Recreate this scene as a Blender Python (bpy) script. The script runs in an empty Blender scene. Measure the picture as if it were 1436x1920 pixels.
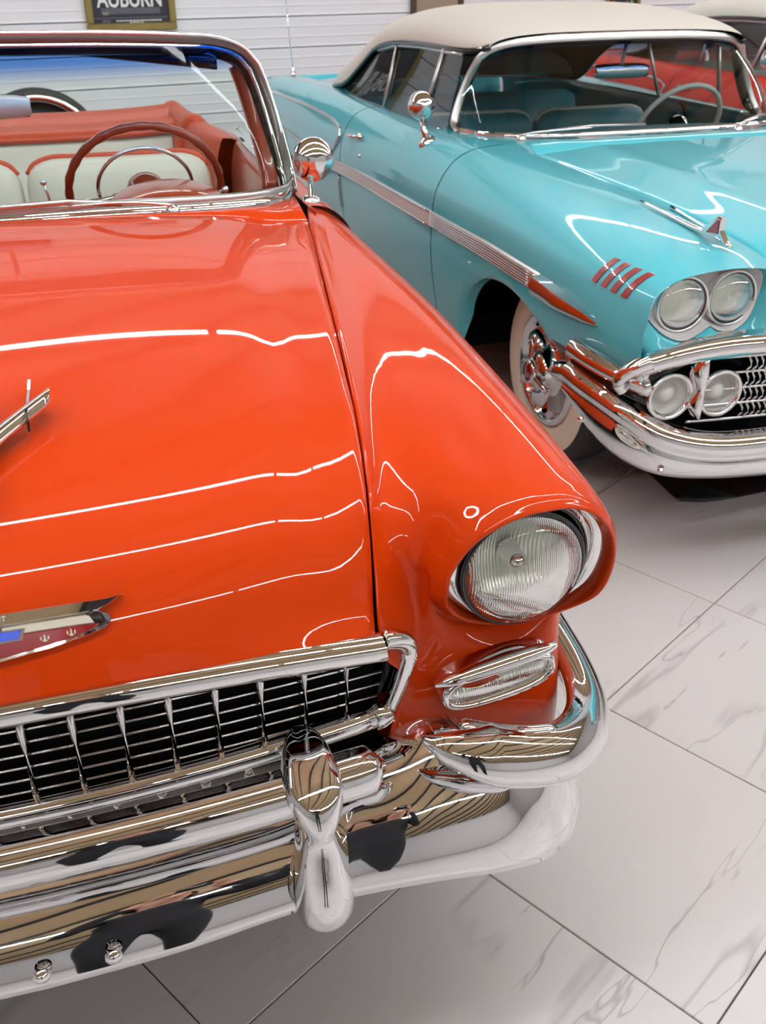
import bpy, math, random
import numpy as np
from mathutils import Matrix, Vector

S = bpy.context.scene
COL = S.collection
R = math.radians

# ------------------------------------------------------------------ camera, world, exposure
cam_d = bpy.data.cameras.new('camera')
cam = bpy.data.objects.new('camera', cam_d)
COL.objects.link(cam)
S.camera = cam
cam.location = (0, 0, 1.63)
cam.rotation_euler = (R(90 - 29.837), 0, 0)
cam_d.sensor_fit = 'AUTO'
cam_d.sensor_width = 36
cam_d.lens = 36 * 1834.2 / 1920
cam_d.clip_start = .05
cam_d.dof.use_dof = True
cam_d.dof.focus_distance = 1.55
cam_d.dof.aperture_fstop = 9

W = bpy.data.worlds.new('world')
S.world = W
W.use_nodes = True
W.node_tree.nodes['Background'].inputs[0].default_value = (.9, .95, 1, 1)
W.node_tree.nodes['Background'].inputs[1].default_value = .05
S.view_settings.view_transform = 'Standard'
S.view_settings.look = 'None'
S.view_settings.gamma = 1
S.view_settings.use_curve_mapping = False
S.view_settings.exposure = 0.0
TUBE_STRENGTH = 54.0
CEIL_Z = 3.4
S.cycles.use_denoising = True
S.cycles.max_bounces = 10
S.cycles.transparent_max_bounces = 16
S.cycles.sample_clamp_indirect = 6
S.cycles.caustics_reflective = False
S.cycles.caustics_refractive = False

# ------------------------------------------------------------------ materials
def lin(r, g, b):
    f = lambda c: (c / 255 / 12.92) if c / 255 <= .04045 else ((c / 255 + .055) / 1.055) ** 2.4
    return (f(r), f(g), f(b), 1)

def mat(name, col, rough=.4, metal=0., coat=0., spec=.5, bump=None, var=None, emit=None):
    m = bpy.data.materials.new(name)
    m.use_nodes = True
    nt = m.node_tree
    b = nt.nodes['Principled BSDF']
    b.inputs['Base Color'].default_value = col
    b.inputs['Roughness'].default_value = rough
    b.inputs['Metallic'].default_value = metal
    b.inputs['Coat Weight'].default_value = coat
    b.inputs['Coat Roughness'].default_value = .015
    b.inputs['Specular IOR Level'].default_value = spec
    if emit:
        b.inputs['Emission Color'].default_value = emit[0]
        b.inputs['Emission Strength'].default_value = emit[1]
    if bump or var:
        tc = nt.nodes.new('ShaderNodeTexCoord')
        no = nt.nodes.new('ShaderNodeTexNoise')
        no.inputs['Scale'].default_value = (bump or var)[0]
        no.inputs['Detail'].default_value = 5
        nt.links.new(tc.outputs['Object'], no.inputs['Vector'])
    if bump:
        bp = nt.nodes.new('ShaderNodeBump')
        bp.inputs['Strength'].default_value = bump[1]
        bp.inputs['Distance'].default_value = bump[2]
        nt.links.new(no.outputs['Fac'], bp.inputs['Height'])
        nt.links.new(bp.outputs['Normal'], b.inputs['Normal'])
    if var:
        mx = nt.nodes.new('ShaderNodeMix')
        mx.data_type = 'RGBA'
        nt.links.new(no.outputs['Fac'], mx.inputs[0])
        c2 = tuple(min(1, c * var[1]) for c in col[:3]) + (1,)
        mx.inputs[6].default_value = col
        mx.inputs[7].default_value = c2
        nt.links.new(mx.outputs[2], b.inputs['Base Color'])
    return m

def glass_mat(name, tint, ior=1.5, band=None, gloss=1.0):
    m = bpy.data.materials.new(name)
    m.use_nodes = True
    nt = m.node_tree
    nt.nodes.clear()
    out = nt.nodes.new('ShaderNodeOutputMaterial')
    tr = nt.nodes.new('ShaderNodeBsdfTransparent')
    tr.inputs[0].default_value = tint
    gl = nt.nodes.new('ShaderNodeBsdfGlossy')
    gl.inputs['Roughness'].default_value = .01
    gl.inputs['Color'].default_value = (gloss, gloss, gloss, 1)
    fr = nt.nodes.new('ShaderNodeFresnel')      # thin pane: the same reflection from both faces
    ge = nt.nodes.new('ShaderNodeNewGeometry')
    im = nt.nodes.new('ShaderNodeMix')
    im.inputs[2].default_value = ior
    im.inputs[3].default_value = 1 / ior
    nt.links.new(ge.outputs['Backfacing'], im.inputs[0])
    nt.links.new(im.outputs[0], fr.inputs[0])
    mx = nt.nodes.new('ShaderNodeMixShader')
    nt.links.new(fr.outputs[0], mx.inputs[0])
    nt.links.new(tr.outputs[0], mx.inputs[1])
    nt.links.new(gl.outputs[0], mx.inputs[2])
    nt.links.new(mx.outputs[0], out.inputs[0])
    if band:   # blue sun-shade band across the top of the pane (tint that is in the glass)
        tc = nt.nodes.new('ShaderNodeTexCoord')
        sp = nt.nodes.new('ShaderNodeSeparateXYZ')
        mr = nt.nodes.new('ShaderNodeMapRange')
        mr.inputs[1].default_value = band[0]
        mr.inputs[2].default_value = band[1]
        mr.interpolation_type = 'SMOOTHSTEP'
        cm = nt.nodes.new('ShaderNodeMix')
        cm.data_type = 'RGBA'
        cm.inputs[6].default_value = tint
        cm.inputs[7].default_value = band[2]
        nt.links.new(tc.outputs['Object'], sp.inputs[0])
        nt.links.new(sp.outputs[2], mr.inputs[0])
        nt.links.new(mr.outputs[0], cm.inputs[0])
        nt.links.new(cm.outputs[2], tr.inputs[0])
    return m

M = {}
M['orange'] = mat('orange_paint', (.63, .048, .002, 1), .4, coat=.6, spec=.05)
M['teal'] = mat('turquoise_paint', (.09, .56, .65, 1), .35, coat=1., spec=.3)
M['red'] = mat('red_paint', (.80, .035, .018, 1), .4, coat=.5, spec=.1)
M['chrome'] = mat('chrome', (.86, .86, .88, 1), .025, metal=1.)
M['brown_trim'] = mat('brown_grey_anodised_trim', (.16, .12, .115, 1), .28, metal=.7)
M['satin'] = mat('satin_aluminium', (.62, .60, .58, 1), .32, metal=1.)
M['black'] = mat('black_rubber', (.022, .022, .022, 1), .5, bump=(60, .1, .002))
M['dark'] = mat('dark_cavity', (.004, .004, .004, 1), .9, spec=.1)
M['blackpaint'] = mat('gloss_black_paint', (.006, .006, .007, 1), .12, coat=.6)
M['white_tyre'] = mat('cream_whitewall', (.88, .80, .62, 1), .55, bump=(40, .05, .002))
M['canvas'] = mat('cream_canvas', (.74, .70, .62, 1), .85, bump=(420, .25, .002), var=(3, .94), spec=.2)
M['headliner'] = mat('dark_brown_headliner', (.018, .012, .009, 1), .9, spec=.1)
M['skin'] = mat('skin', (.55, .30, .20, 1), .5)
M['cloth'] = mat('black_cloth', (.008, .008, .010, 1), .85, bump=(120, .3, .002))
M['hair'] = mat('dark_hair', (.015, .010, .007, 1), .5)
M['vinyl_white'] = mat('off_white_vinyl', (.66, .66, .58, 1), .45, bump=(160, .12, .002))
M['vinyl_red'] = mat('coral_vinyl', (.56, .075, .03, 1), .42, bump=(150, .12, .002))
M['vinyl_teal'] = mat('teal_vinyl', (.05, .26, .33, 1), .45, bump=(150, .12, .002))
M['wheel_plastic'] = mat('brown_red_plastic', (.30, .035, .012, 1), .22, coat=.6)
M['dash_red'] = mat('burnt_orange_dash', (.42, .05, .012, 1), .3, coat=.8)
M['carpet'] = mat('dark_carpet', (.05, .012, .01, 1), .95, bump=(220, .6, .004), spec=.1)
M['hash_red'] = mat('maroon_enamel', (.30, .035, .035, 1), .25, coat=.8)
M['em_red'] = mat('emblem_red_enamel', (.28, .002, .006, 1), .15, coat=1.)
M['em_white'] = mat('emblem_ivory_enamel', (.70, .66, .54, 1), .25, coat=1.)
M['em_blue'] = mat('emblem_blue_enamel', (.002, .06, .72, 1), .2, coat=1.)
M['lamp_white'] = mat('frosted_lamp_white', (.72, .72, .68, 1), .35, coat=.5)
M['silver'] = mat('silver_painted_bezel', (.76, .75, .73, 1), .35, metal=.2)
M['glass'] = glass_mat('clear_glass', (.94, .97, .96, 1))
M['wind1'] = glass_mat('tinted_windshield_glass', (.82, .91, .88, 1), ior=1.17, band=(1.345, 1.40, (.12, .32, .80, 1)))
M['wind2'] = glass_mat('dark_windshield_glass', (.70, .76, .75, 1), ior=1.45, band=(1.24, 1.31, (.05, .12, .30, 1)))
M['side_glass'] = glass_mat('side_window_glass', (.90, .93, .93, 1), ior=1.5)

def lens_mat():
    m = bpy.data.materials.new('fluted_lens_glass')
    m.use_nodes = True
    nt = m.node_tree
    nt.nodes.clear()
    out = nt.nodes.new('ShaderNodeOutputMaterial')
    tr = nt.nodes.new('ShaderNodeBsdfTransparent')
    tr.inputs[0].default_value = (.93, .95, .92, 1)
    gl = nt.nodes.new('ShaderNodeBsdfGlossy')
    gl.inputs['Roughness'].default_value = .04
    fr = nt.nodes.new('ShaderNodeFresnel')
    fr.inputs[0].default_value = 1.55
    mx = nt.nodes.new('ShaderNodeMixShader')
    tc = nt.nodes.new('ShaderNodeTexCoord')
    wv = nt.nodes.new('ShaderNodeTexWave')
    wv.inputs['Scale'].default_value = 95
    wv.inputs['Distortion'].default_value = 0
    bp = nt.nodes.new('ShaderNodeBump')
    bp.inputs['Strength'].default_value = .2
    bp.inputs['Distance'].default_value = .002
    nt.links.new(tc.outputs['Object'], wv.inputs['Vector'])
    nt.links.new(wv.outputs['Fac'], bp.inputs['Height'])
    for n in (gl, fr):
        nt.links.new(bp.outputs['Normal'], n.inputs['Normal'])
    nt.links.new(fr.outputs[0], mx.inputs[0])
    nt.links.new(tr.outputs[0], mx.inputs[1])
    nt.links.new(gl.outputs[0], mx.inputs[2])
    nt.links.new(mx.outputs[0], out.inputs[0])
    return m
M['lens'] = lens_mat()

def reflector_mat():
    m = mat('fluted_reflector', (.92, .93, .88, 1), .22, metal=.55)
    nt = m.node_tree
    tc = nt.nodes.new('ShaderNodeTexCoord')
    wv = nt.nodes.new('ShaderNodeTexWave')
    wv.inputs['Scale'].default_value = 55
    wv.inputs['Distortion'].default_value = 1.2
    wv.inputs['Detail Scale'].default_value = 2
    bp = nt.nodes.new('ShaderNodeBump')
    bp.inputs['Strength'].default_value = .5
    bp.inputs['Distance'].default_value = .003
    nt.links.new(tc.outputs['Object'], wv.inputs['Vector'])
    nt.links.new(wv.outputs['Fac'], bp.inputs['Height'])
    nt.links.new(bp.outputs['Normal'], nt.nodes['Principled BSDF'].inputs['Normal'])
    return m
M['reflector'] = reflector_mat()

def marble_mat():
    m = mat('polished_marble_tile', (.66, .64, .62, 1), .22, spec=.3)
    nt = m.node_tree
    b = nt.nodes['Principled BSDF']
    tc = nt.nodes.new('ShaderNodeTexCoord')
    oi = nt.nodes.new('ShaderNodeObjectInfo')
    ad = nt.nodes.new('ShaderNodeVectorMath')
    sc = nt.nodes.new('ShaderNodeVectorMath')
    sc.operation = 'SCALE'
    sc.inputs['Scale'].default_value = 37.
    cx = nt.nodes.new('ShaderNodeCombineXYZ')
    for i in range(3):
        nt.links.new(oi.outputs['Random'], cx.inputs[i])
    nt.links.new(cx.outputs[0], sc.inputs[0])
    nt.links.new(tc.outputs['Object'], ad.inputs[0])
    nt.links.new(sc.outputs[0], ad.inputs[1])
    mp = nt.nodes.new('ShaderNodeMapping')
    mp.inputs['Rotation'].default_value = (0, 0, R(-42))
    mp.inputs['Scale'].default_value = (.42, 2.6, 1)
    nt.links.new(ad.outputs[0], mp.inputs[0])
    def vein(scale, thin, dist):
        n = nt.nodes.new('ShaderNodeTexNoise')
        n.inputs['Scale'].default_value = scale
        n.inputs['Detail'].default_value = 4
        n.inputs['Roughness'].default_value = .55
        n.inputs['Distortion'].default_value = dist
        nt.links.new(mp.outputs[0], n.inputs['Vector'])
        s = nt.nodes.new('ShaderNodeMath'); s.operation = 'SUBTRACT'
        s.inputs[1].default_value = .5
        nt.links.new(n.outputs['Fac'], s.inputs[0])
        a = nt.nodes.new('ShaderNodeMath'); a.operation = 'ABSOLUTE'
        nt.links.new(s.outputs[0], a.inputs[0])
        r = nt.nodes.new('ShaderNodeMapRange')
        r.inputs[1].default_value = 0
        r.inputs[2].default_value = thin
        r.inputs[3].default_value = 1
        r.inputs[4].default_value = 0
        nt.links.new(a.outputs[0], r.inputs[0])
        return r
    v1 = vein(1.1, .020, .15)
    v2 = vein(1.9, .007, .1)
    msk = nt.nodes.new('ShaderNodeTexNoise')
    msk.inputs['Scale'].default_value = 2.2
    nt.links.new(ad.outputs[0], msk.inputs['Vector'])
    mk = nt.nodes.new('ShaderNodeMapRange')
    mk.inputs[1].default_value = .50
    mk.inputs[2].default_value = .62
    nt.links.new(msk.outputs['Fac'], mk.inputs[0])
    p2 = nt.nodes.new('ShaderNodeMath'); p2.operation = 'MULTIPLY'
    nt.links.new(v2.outputs[0], p2.inputs[0]); nt.links.new(mk.outputs[0], p2.inputs[1])
    su = nt.nodes.new('ShaderNodeMath'); su.operation = 'ADD'; su.use_clamp = True
    q1 = nt.nodes.new('ShaderNodeMath'); q1.operation = 'MULTIPLY'; q1.inputs[1].default_value = .75
    vm = nt.nodes.new('ShaderNodeMath'); vm.operation = 'MULTIPLY'
    nt.links.new(v1.outputs[0], vm.inputs[0]); nt.links.new(mk.outputs[0], vm.inputs[1])
    nt.links.new(vm.outputs[0], q1.inputs[0])
    nt.links.new(q1.outputs[0], su.inputs[0]); nt.links.new(p2.outputs[0], su.inputs[1])
    sm = nt.nodes.new('ShaderNodeMath'); sm.operation = 'MULTIPLY'; sm.inputs[1].default_value = .6
    nt.links.new(su.outputs[0], sm.inputs[0])
    mx = nt.nodes.new('ShaderNodeMix'); mx.data_type = 'RGBA'
    mx.inputs[6].default_value = (.66, .64, .62, 1)
    mx.inputs[7].default_value = (.30, .28, .275, 1)
    nt.links.new(sm.outputs[0], mx.inputs[0])
    nt.links.new(mx.outputs[2], b.inputs['Base Color'])
    return m
M['marble'] = marble_mat()
M['grout'] = mat('grey_grout', (.20, .18, .17, 1), .9, var=(30, .8))
M['siding'] = mat('white_ribbed_siding', (.80, .80, .82, 1), .38, bump=(8, .05, .004))
M['siding_gap'] = mat('siding_shadow_gap', (.18, .18, .19, 1), .8)
M['plaster'] = mat('pale_plaster', (.62, .61, .60, 1), .8, bump=(30, .1, .004))
M['timber'] = mat('tan_ceiling_board', (.66, .49, .28, 1), .6, var=(2.5, .78), bump=(25, .1, .004))
M['beam'] = mat('dark_ceiling_beam', (.03, .025, .022, 1), .7)
M['tube'] = mat('lit_tube', (1, 1, 1, 1), .3, emit=((.93, .95, 1., 1), TUBE_STRENGTH))
M['fixture'] = mat('white_fixture', (.75, .75, .75, 1), .4)
M['mat_red'] = mat('maroon_mat', (.022, .003, .004, 1), .8, bump=(200, .3, .002))
M['mat_back'] = mat('black_mat_backing', (.02, .024, .024, 1), .45)
M['gold'] = mat('old_gold_frame', (.33, .24, .07, 1), .4, metal=.3, var=(18, .6))
M['brown_frame'] = mat('dark_brown_frame', (.06, .035, .015, 1), .5)
M['poster_dark'] = mat('poster_navy_print', (.018, .020, .032, 1), .5)
M['poster_grey'] = mat('poster_grey_print', (.10, .10, .12, 1), .5)
M['poster_white'] = mat('poster_white_print', (.80, .80, .78, 1), .5)
M['poster_tan'] = mat('poster_tan_print', (.36, .27, .19, 1), .6, var=(6, .8))
M['poster_red'] = mat('poster_red_print', (.5, .06, .04, 1), .5)
M['poster_green'] = mat('poster_green_print', (.25, .35, .15, 1), .5)

# ------------------------------------------------------------------ geometry helpers
def cr(P, n, closed=False):
    """Catmull-Rom resampling along axis 0: n samples per segment"""
    P = np.asarray(P, float)
    m = len(P)
    if closed:
        ext = np.concatenate([P[-1:], P, P[:2]])
        segs = m
    else:
        ext = np.concatenate([2 * P[:1] - P[1:2], P, 2 * P[-1:] - P[-2:-1]])
        segs = m - 1
    out = []
    for i in range(segs):
        p0, p1, p2, p3 = ext[i], ext[i + 1], ext[i + 2], ext[i + 3]
        for k in range(n):
            t = k / n
            out.append(.5 * ((2 * p1) + (-p0 + p2) * t + (2 * p0 - 5 * p1 + 4 * p2 - p3) * t * t
                             + (-p0 + 3 * p1 - 3 * p2 + p3) * t ** 3))
    if not closed:
        out.append(P[-1])
    return np.array(out)

def net(ctrl, nu, nv, cu=False, cv=False):
    g = cr(ctrl, nu, cu)
    return np.swapaxes(cr(np.swapaxes(g, 0, 1), nv, cv), 0, 1)

def lerpt(xs, ys, x):
    return np.interp(x, xs, ys)

class MB:
    def __init__(s):
        s.v, s.f, s.mi = [], [], []
    def _add(s, vs, fs, mi=0, flip=False):
        o = len(s.v)
        s.v.extend([tuple(map(float, p)) for p in vs])
        for f in fs:
            f = [i + o for i in f]
            s.f.append(f[::-1] if flip else f)
            s.mi.append(mi)
        return s
    def grid(s, G, cu=False, cv=False, flip=False, mi=0, cap=False):
        G = np.asarray(G, float)
        a, b = G.shape[:2]
        fs = []
        for i in range(a if cu else a - 1):
            for j in range(b if cv else b - 1):
                i2, j2 = (i + 1) % a, (j + 1) % b
                fs.append([i * b + j, i2 * b + j, i2 * b + j2, i * b + j2])
        if cap:
            fs.append([j for j in range(b)])
            fs.append([(a - 1) * b + j for j in range(b)][::-1])
        return s._add(G.reshape(-1, 3), fs, mi, flip)
    def tube(s, pts, r, n=10, closed=False, cap=True, mi=0, flat=1.0, up=(0, 0, 1)):
        P = np.asarray(pts, float)
        m = len(P)
        rr = np.broadcast_to(np.asarray(r, float), (m,))
        T = np.roll(P, -1, 0) - np.roll(P, 1, 0) if closed else np.gradient(P, axis=0)
        T /= np.linalg.norm(T, axis=1)[:, None] + 1e-12
        G = np.zeros((m, n, 3))
        u = np.array(up, float)
        for i in range(m):
            a = np.cross(T[i], u)
            if np.linalg.norm(a) < 1e-3:
                a = np.cross(T[i], (1, 0, 0.01))
            a /= np.linalg.norm(a)
            b = np.cross(a, T[i])
            for k in range(n):
                t = 2 * math.pi * k / n
                G[i, k] = P[i] + rr[i] * (a * math.cos(t) + b * math.sin(t) * flat)
        return s.grid(G, cu=closed, cv=True, mi=mi, cap=cap and not closed)
    def box(s, x0, x1, y0, y1, z0, z1, mi=0, bev=0):
        if bev:
            b = bev
            prof = [(x0 + b, y0), (x1 - b, y0), (x1, y0 + b), (x1, y1 - b), (x1 - b, y1), (x0 + b, y1), (x0, y1 - b), (x0, y0 + b)]
            cx, cy = (x0 + x1) / 2, (y0 + y1) / 2
            ins = [(px + (b if px < cx else -b) * .9, py + (b if py < cy else -b) * .9) for px, py in prof]
            G = [[(px, py, z0) for px, py in ins], [(px, py, z0 + b) for px, py in prof],
                 [(px, py, z1 - b) for px, py in prof], [(px, py, z1) for px, py in ins]]
            return s.grid(G, cv=True, cap=True, flip=True, mi=mi)
        v = [(x, y, z) for x in (x0, x1) for y in (y0, y1) for z in (z0, z1)]
        return s._add(v, [[0, 1, 3, 2], [4, 6, 7, 5], [0, 4, 5, 1], [2, 3, 7, 6], [0, 2, 6, 4], [1, 5, 7, 3]], mi)
    def lathe(s, prof, c=(0, 0, 0), ax=(0, -1, 0), n=32, mi=0, mod=None):
        """prof: list of (radius, distance along ax)"""
        c = np.array(c, float)
        ax = np.array(ax, float); ax /= np.linalg.norm(ax)
        u = np.cross(ax, (0, 0, 1.)) if abs(ax[2]) < .9 else np.cross(ax, (1., 0, 0))
        u /= np.linalg.norm(u)
        w = np.cross(u, ax)
        G = np.zeros((len(prof), n, 3))
        for i, (r, h) in enumerate(prof):
            for k in range(n):
                t = 2 * math.pi * k / n
                G[i, k] = c + ax * h + r * (u * math.cos(t) + w * math.sin(t))
        return s.grid(G, cv=True, mi=mi, flip=True)
    def prism(s, poly, fr, d0, d1, mi=0):
        """poly: 2D outline; fr(x, y, d) -> 3D point; extruded between depths d0 and d1"""
        n = len(poly)
        v = [fr(x, y, d0) for x, y in poly] + [fr(x, y, d1) for x, y in poly]
        fs = [list(range(n))[::-1], list(range(n, 2 * n))]
        fs += [[i, (i + 1) % n, n + (i + 1) % n, n + i] for i in range(n)]
        return s._add(v, fs, mi)
    def build(s, name, m, parent=None, smooth=True, sx=1, angle=None, **props):
        me = bpy.data.meshes.new(name)
        v, f = s.v, s.f
        if sx < 0:
            v = [(-x, y, z) for x, y, z in v]
            f = [q[::-1] for q in f]
        me.from_pydata(v, [], f)
        ms = m if isinstance(m, (list, tuple)) else [m]
        for q in ms:
            me.materials.append(M[q] if isinstance(q, str) else q)
        if len(ms) > 1:
            me.polygons.foreach_set('material_index', s.mi)
        if smooth:
            me.polygons.foreach_set('use_smooth', [True] * len(me.polygons))
            if angle:
                me.set_sharp_from_angle(angle=R(angle))
        me.update()
        o = bpy.data.objects.new(name, me)
        COL.objects.link(o)
        if parent:
            o.parent = parent
        for k, q in props.items():
            o[k] = q
        return o

def empty(name, loc, rz=0, **props):
    o = bpy.data.objects.new(name, None)
    o.location = loc
    o.rotation_euler = (0, 0, rz)
    o.empty_display_size = .2
    COL.objects.link(o)
    for k, q in props.items():
        o[k] = q
    return o

def sweep(path, prof, zc=None, zs=None, ds=None, up=(0, 0, 1)):
    """profile (d outward, h up) carried along a plan path; returns grid"""
    P = np.asarray(path, float)
    T = np.gradient(P, axis=0)
    T[:, 2] = 0
    T /= np.linalg.norm(T, axis=1)[:, None]
    N = np.stack([T[:, 1], -T[:, 0], 0 * T[:, 0]], 1)
    G = np.zeros((len(P), len(prof), 3))
    ds = np.ones(len(P)) if ds is None else np.asarray(ds)
    zs = np.ones(len(P)) if zs is None else np.asarray(zs)
    for j, (d, h) in enumerate(prof):
        G[:, j] = P + N * (d * ds)[:, None]
        G[:, j, 2] += h * zs
    return G

def mirror_path(pts, n=8):
    """pts from X=0 outwards -> smooth full-width path from -X to +X"""
    p = np.asarray(pts, float)
    q = p[::-1].copy(); q[:, 0] *= -1
    full = np.concatenate([q[:-1] if abs(p[0, 0]) < 1e-6 else q, p])
    return cr(full, n)

def text_mesh(body, size, name, m, parent, matrix, extrude=.001, align='CENTER', space=1.0, bold=0.):
    cu = bpy.data.curves.new(name, 'FONT')
    cu.body = body
    cu.size = size
    cu.extrude = extrude
    cu.offset = bold
    cu.align_x = align
    cu.space_character = space
    t = bpy.data.objects.new(name, cu)
    COL.objects.link(t)
    bpy.context.view_layer.update()
    me = bpy.data.meshes.new_from_object(t.evaluated_get(bpy.context.evaluated_depsgraph_get()))
    bpy.data.objects.remove(t)
    bpy.data.curves.remove(cu)
    me.name = name
    me.materials.clear()
    me.materials.append(M[m])
    o = bpy.data.objects.new(name, me)
    COL.objects.link(o)
    o.parent = parent
    o.matrix_local = matrix
    return o

# ------------------------------------------------------------------ the hall
WALL_A = R(28)
P0 = np.array([-.69, 8.77])
wd = np.array([math.cos(WALL_A), math.sin(WALL_A)])     # along the back wall
wn = np.array([math.sin(WALL_A), -math.cos(WALL_A)])    # from the wall into the hall
def hall(a, b, z=0.):
    p = P0 + wd * a + wn * b
    return (p[0], p[1], z)
A0, A1, B1 = -9., 11., 15.
PITCH = .2266

def struct(name, mb, m, **k):
    return mb.build(name, m, smooth=False, kind='structure', **k)

def hall_box(mb, a0, a1, b0, b1, z0, z1):
    v = [hall(a, b, z) for a in (a0, a1) for b in (b0, b1) for z in (z0, z1)]
    return mb._add(v, [[0, 1, 3, 2], [4, 6, 7, 5], [0, 4, 5, 1], [2, 3, 7, 6], [0, 2, 6, 4], [1, 5, 7, 3]], 0, True)

floor = struct('floor', hall_box(MB(), A0, A1, 0, B1, -.12, -.008), 'grout')
wall = struct('wall_back', hall_box(MB(), A0, A1, -.2, -.02, 0, CEIL_Z), 'siding_gap')
struct('wall_left', hall_box(MB(), A0 - .2, A0, -.2, B1, 0, CEIL_Z), 'plaster')
struct('wall_right', hall_box(MB(), A1, A1 + .2, -.2, B1, 0, CEIL_Z), 'plaster')
struct('wall_front', hall_box(MB(), A0 - .2, A1 + .2, B1, B1 + .2, 0, CEIL_Z), 'plaster')
ceiling = struct('ceiling', hall_box(MB(), A0 - .2, A1 + .2, -.2, B1 + .2, CEIL_Z, CEIL_Z + .1), 'timber')

# ribbed siding planks on the back wall, each one a piece
z = 1.63 - 7 * PITCH
first = None
k = 0
while z < CEIL_Z - .02:
    z1 = min(z + PITCH, CEIL_Z)
    z0 = max(z, .0)
    if first is None or z1 - z0 < PITCH - .01:
        mb = MB()
        prof = [(-.02, z0 + .003), (.006, z0 + .006), (.0, z0 + .022), (.0, z0 + .07), (.004, z0 + .076), (.004, z0 + .082), (.0, z0 + .088),
                (.0, z0 + .145), (.004, z0 + .151), (.004, z0 + .157), (.0, z0 + .163), (.0, z1 - .012), (-.008, z1 - .003), (-.02, z1 - .003)]
        prof = [(b, min(zz, z1 - .001)) for b, zz in prof]
        mb.grid([[hall(a, b, zz) for b, zz in prof] for a in (A0, A1)], flip=True)
        o = mb.build('siding_plank', 'siding', wall, smooth=False)
        if z1 - z0 > PITCH - .01:
            first = (o, z0)
    else:
        o = first[0].copy()
        COL.objects.link(o)
        o.location = (0, 0, z0 - first[1])
    z += PITCH

# floor tiles: a 60 cm grid laid across the hall, each tile a piece
TY = R(46.96)
tc_, ts_ = math.cos(TY), math.sin(TY)
tm = MB().box(-.2985, .2985, -.2985, .2985, -.012, 0, bev=.0015)
tile0 = None
def in_view(x, y):
    dpt = .8675 * y + .4976 * 1.63
    if dpt < .4: return False
    u = x / dpt * 1834
    v = -(.4976 * y - .8675 * 1.63) / dpt * 1834
    return abs(u) < 1000 and abs(v) < 1300
cells = []
for i in range(-25, 26):
    for j in range(-25, 26):
        n1 = .882 - .6 * i - .3
        n2 = 2.942 - .6 * j - .3
        x = -ts_ * n1 + tc_ * n2
        y = tc_ * n1 + ts_ * n2
        b = (np.array([x, y]) - P0) @ wn
        a = (np.array([x, y]) - P0) @ wd
        if b > -.4 and b < B1 - .46 and A0 + .46 < a < A1 - .46:
            cells.append((0 if in_view(x, y) else 1, math.hypot(x, y), x, y))
cells.sort()
for vis, d, x, y in cells[:290]:
    if tile0 is None:
        tile0 = tm.build('floor_tile', 'marble', floor, smooth=False)
        o = tile0
    else:
        o = tile0.copy()
        COL.objects.link(o)
    o.location = (x, y, 0)
    o.rotation_euler = (0, 0, TY)
rest = MB()
for vis, d, x, y in cells[290:]:
    G = [(x + tc_ * p - ts_ * q, y + ts_ * p + tc_ * q) for p, q in ((-.2985, -.2985), (.2985, -.2985), (.2985, .2985), (-.2985, .2985))]
    rest._add([(p, q, 0) for p, q in G] + [(p, q, -.012) for p, q in G], [[0, 1, 2, 3], [0, 4, 5, 1], [1, 5, 6, 2], [2, 6, 7, 3], [3, 7, 4, 0]])
if rest.v:
    rest.build('outer_floor_tile', 'marble', floor, smooth=False, kind='stuff')

# dark joists under the tan ceiling boards
JA = R(64)
jd = np.array([math.cos(JA), math.sin(JA)]); jn = np.array([-jd[1], jd[0]])
ctr = np.array([P0 @ np.eye(2)[0], P0[1]]) + wd * 1 + wn * 7
mb0 = None
for k in range(-16, 17):
    c = ctr + jn * k * .78
    # clip the joist to the hall
    t0, t1 = -40., 40.
    for vec, lo, hi in ((wd, A0 + .02, A1 - .02), (wn, .02, B1 - .02)):
        p = (c - P0) @ vec; q = jd @ vec
        ta, tb = sorted(((lo - p) / q, (hi - p) / q))
        t0, t1 = max(t0, ta), min(t1, tb)
    if t1 - t0 < .5: continue
    e0, e1 = c + jd * t0, c + jd * t1
    mb = MB()
    h = jn * .045
    v = [(*(e0 - h), CEIL_Z - .07), (*(e0 + h), CEIL_Z - .07), (*(e1 + h), CEIL_Z - .07), (*(e1 - h), CEIL_Z - .07)]
    v += [(x, y, CEIL_Z) for x, y, _ in v]
    mb._add(v, [[0, 3, 2, 1], [0, 1, 5, 4], [1, 2, 6, 5], [2, 3, 7, 6], [3, 0, 4, 7]])
    mb.build('joist', 'beam', ceiling, smooth=False)

# rows of lit tube fixtures hung under the ceiling
LA = R(24)
ld = np.array([math.cos(LA), math.sin(LA)]); ln = np.array([-ld[1], ld[0]])
fx = None
row = 0
for rb in (-6.4, -2.6, .55, 2.15, 5.9, 9.3):
    for k in range(-4, 5):
        c = ln * rb + ld * (k * 2.5 + .4)
        a = (c - P0) @ wd; b = (c - P0) @ wn
        if not (A0 + 1.4 < a < A1 - 1.4 and .9 < b < B1 - .8): continue
        if fx is None:
            t = empty('tube_light', (0, 0, 0), LA)
            MB().box(-1.21, 1.21, -.06, .06, -.04, .0, bev=.01).build('housing', 'fixture', t, smooth=False)
            MB().tube([(-1.2, 0, -.045), (1.2, 0, -.045)], .028, 10).build('diffuser', 'tube', t)
            fx = t
        else:
            t = fx.copy(); COL.objects.link(t)
            for ch in list(fx.children):
                q = ch.copy(); COL.objects.link(q); q.parent = t
        t.location = (c[0], c[1], CEIL_Z - .075)
        t['label'] = 'long white tube light under the tan ceiling, out of frame above the cars'
        t['category'] = 'ceiling light'
        t['group'] = 'tube lights in rows under the ceiling'

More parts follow.
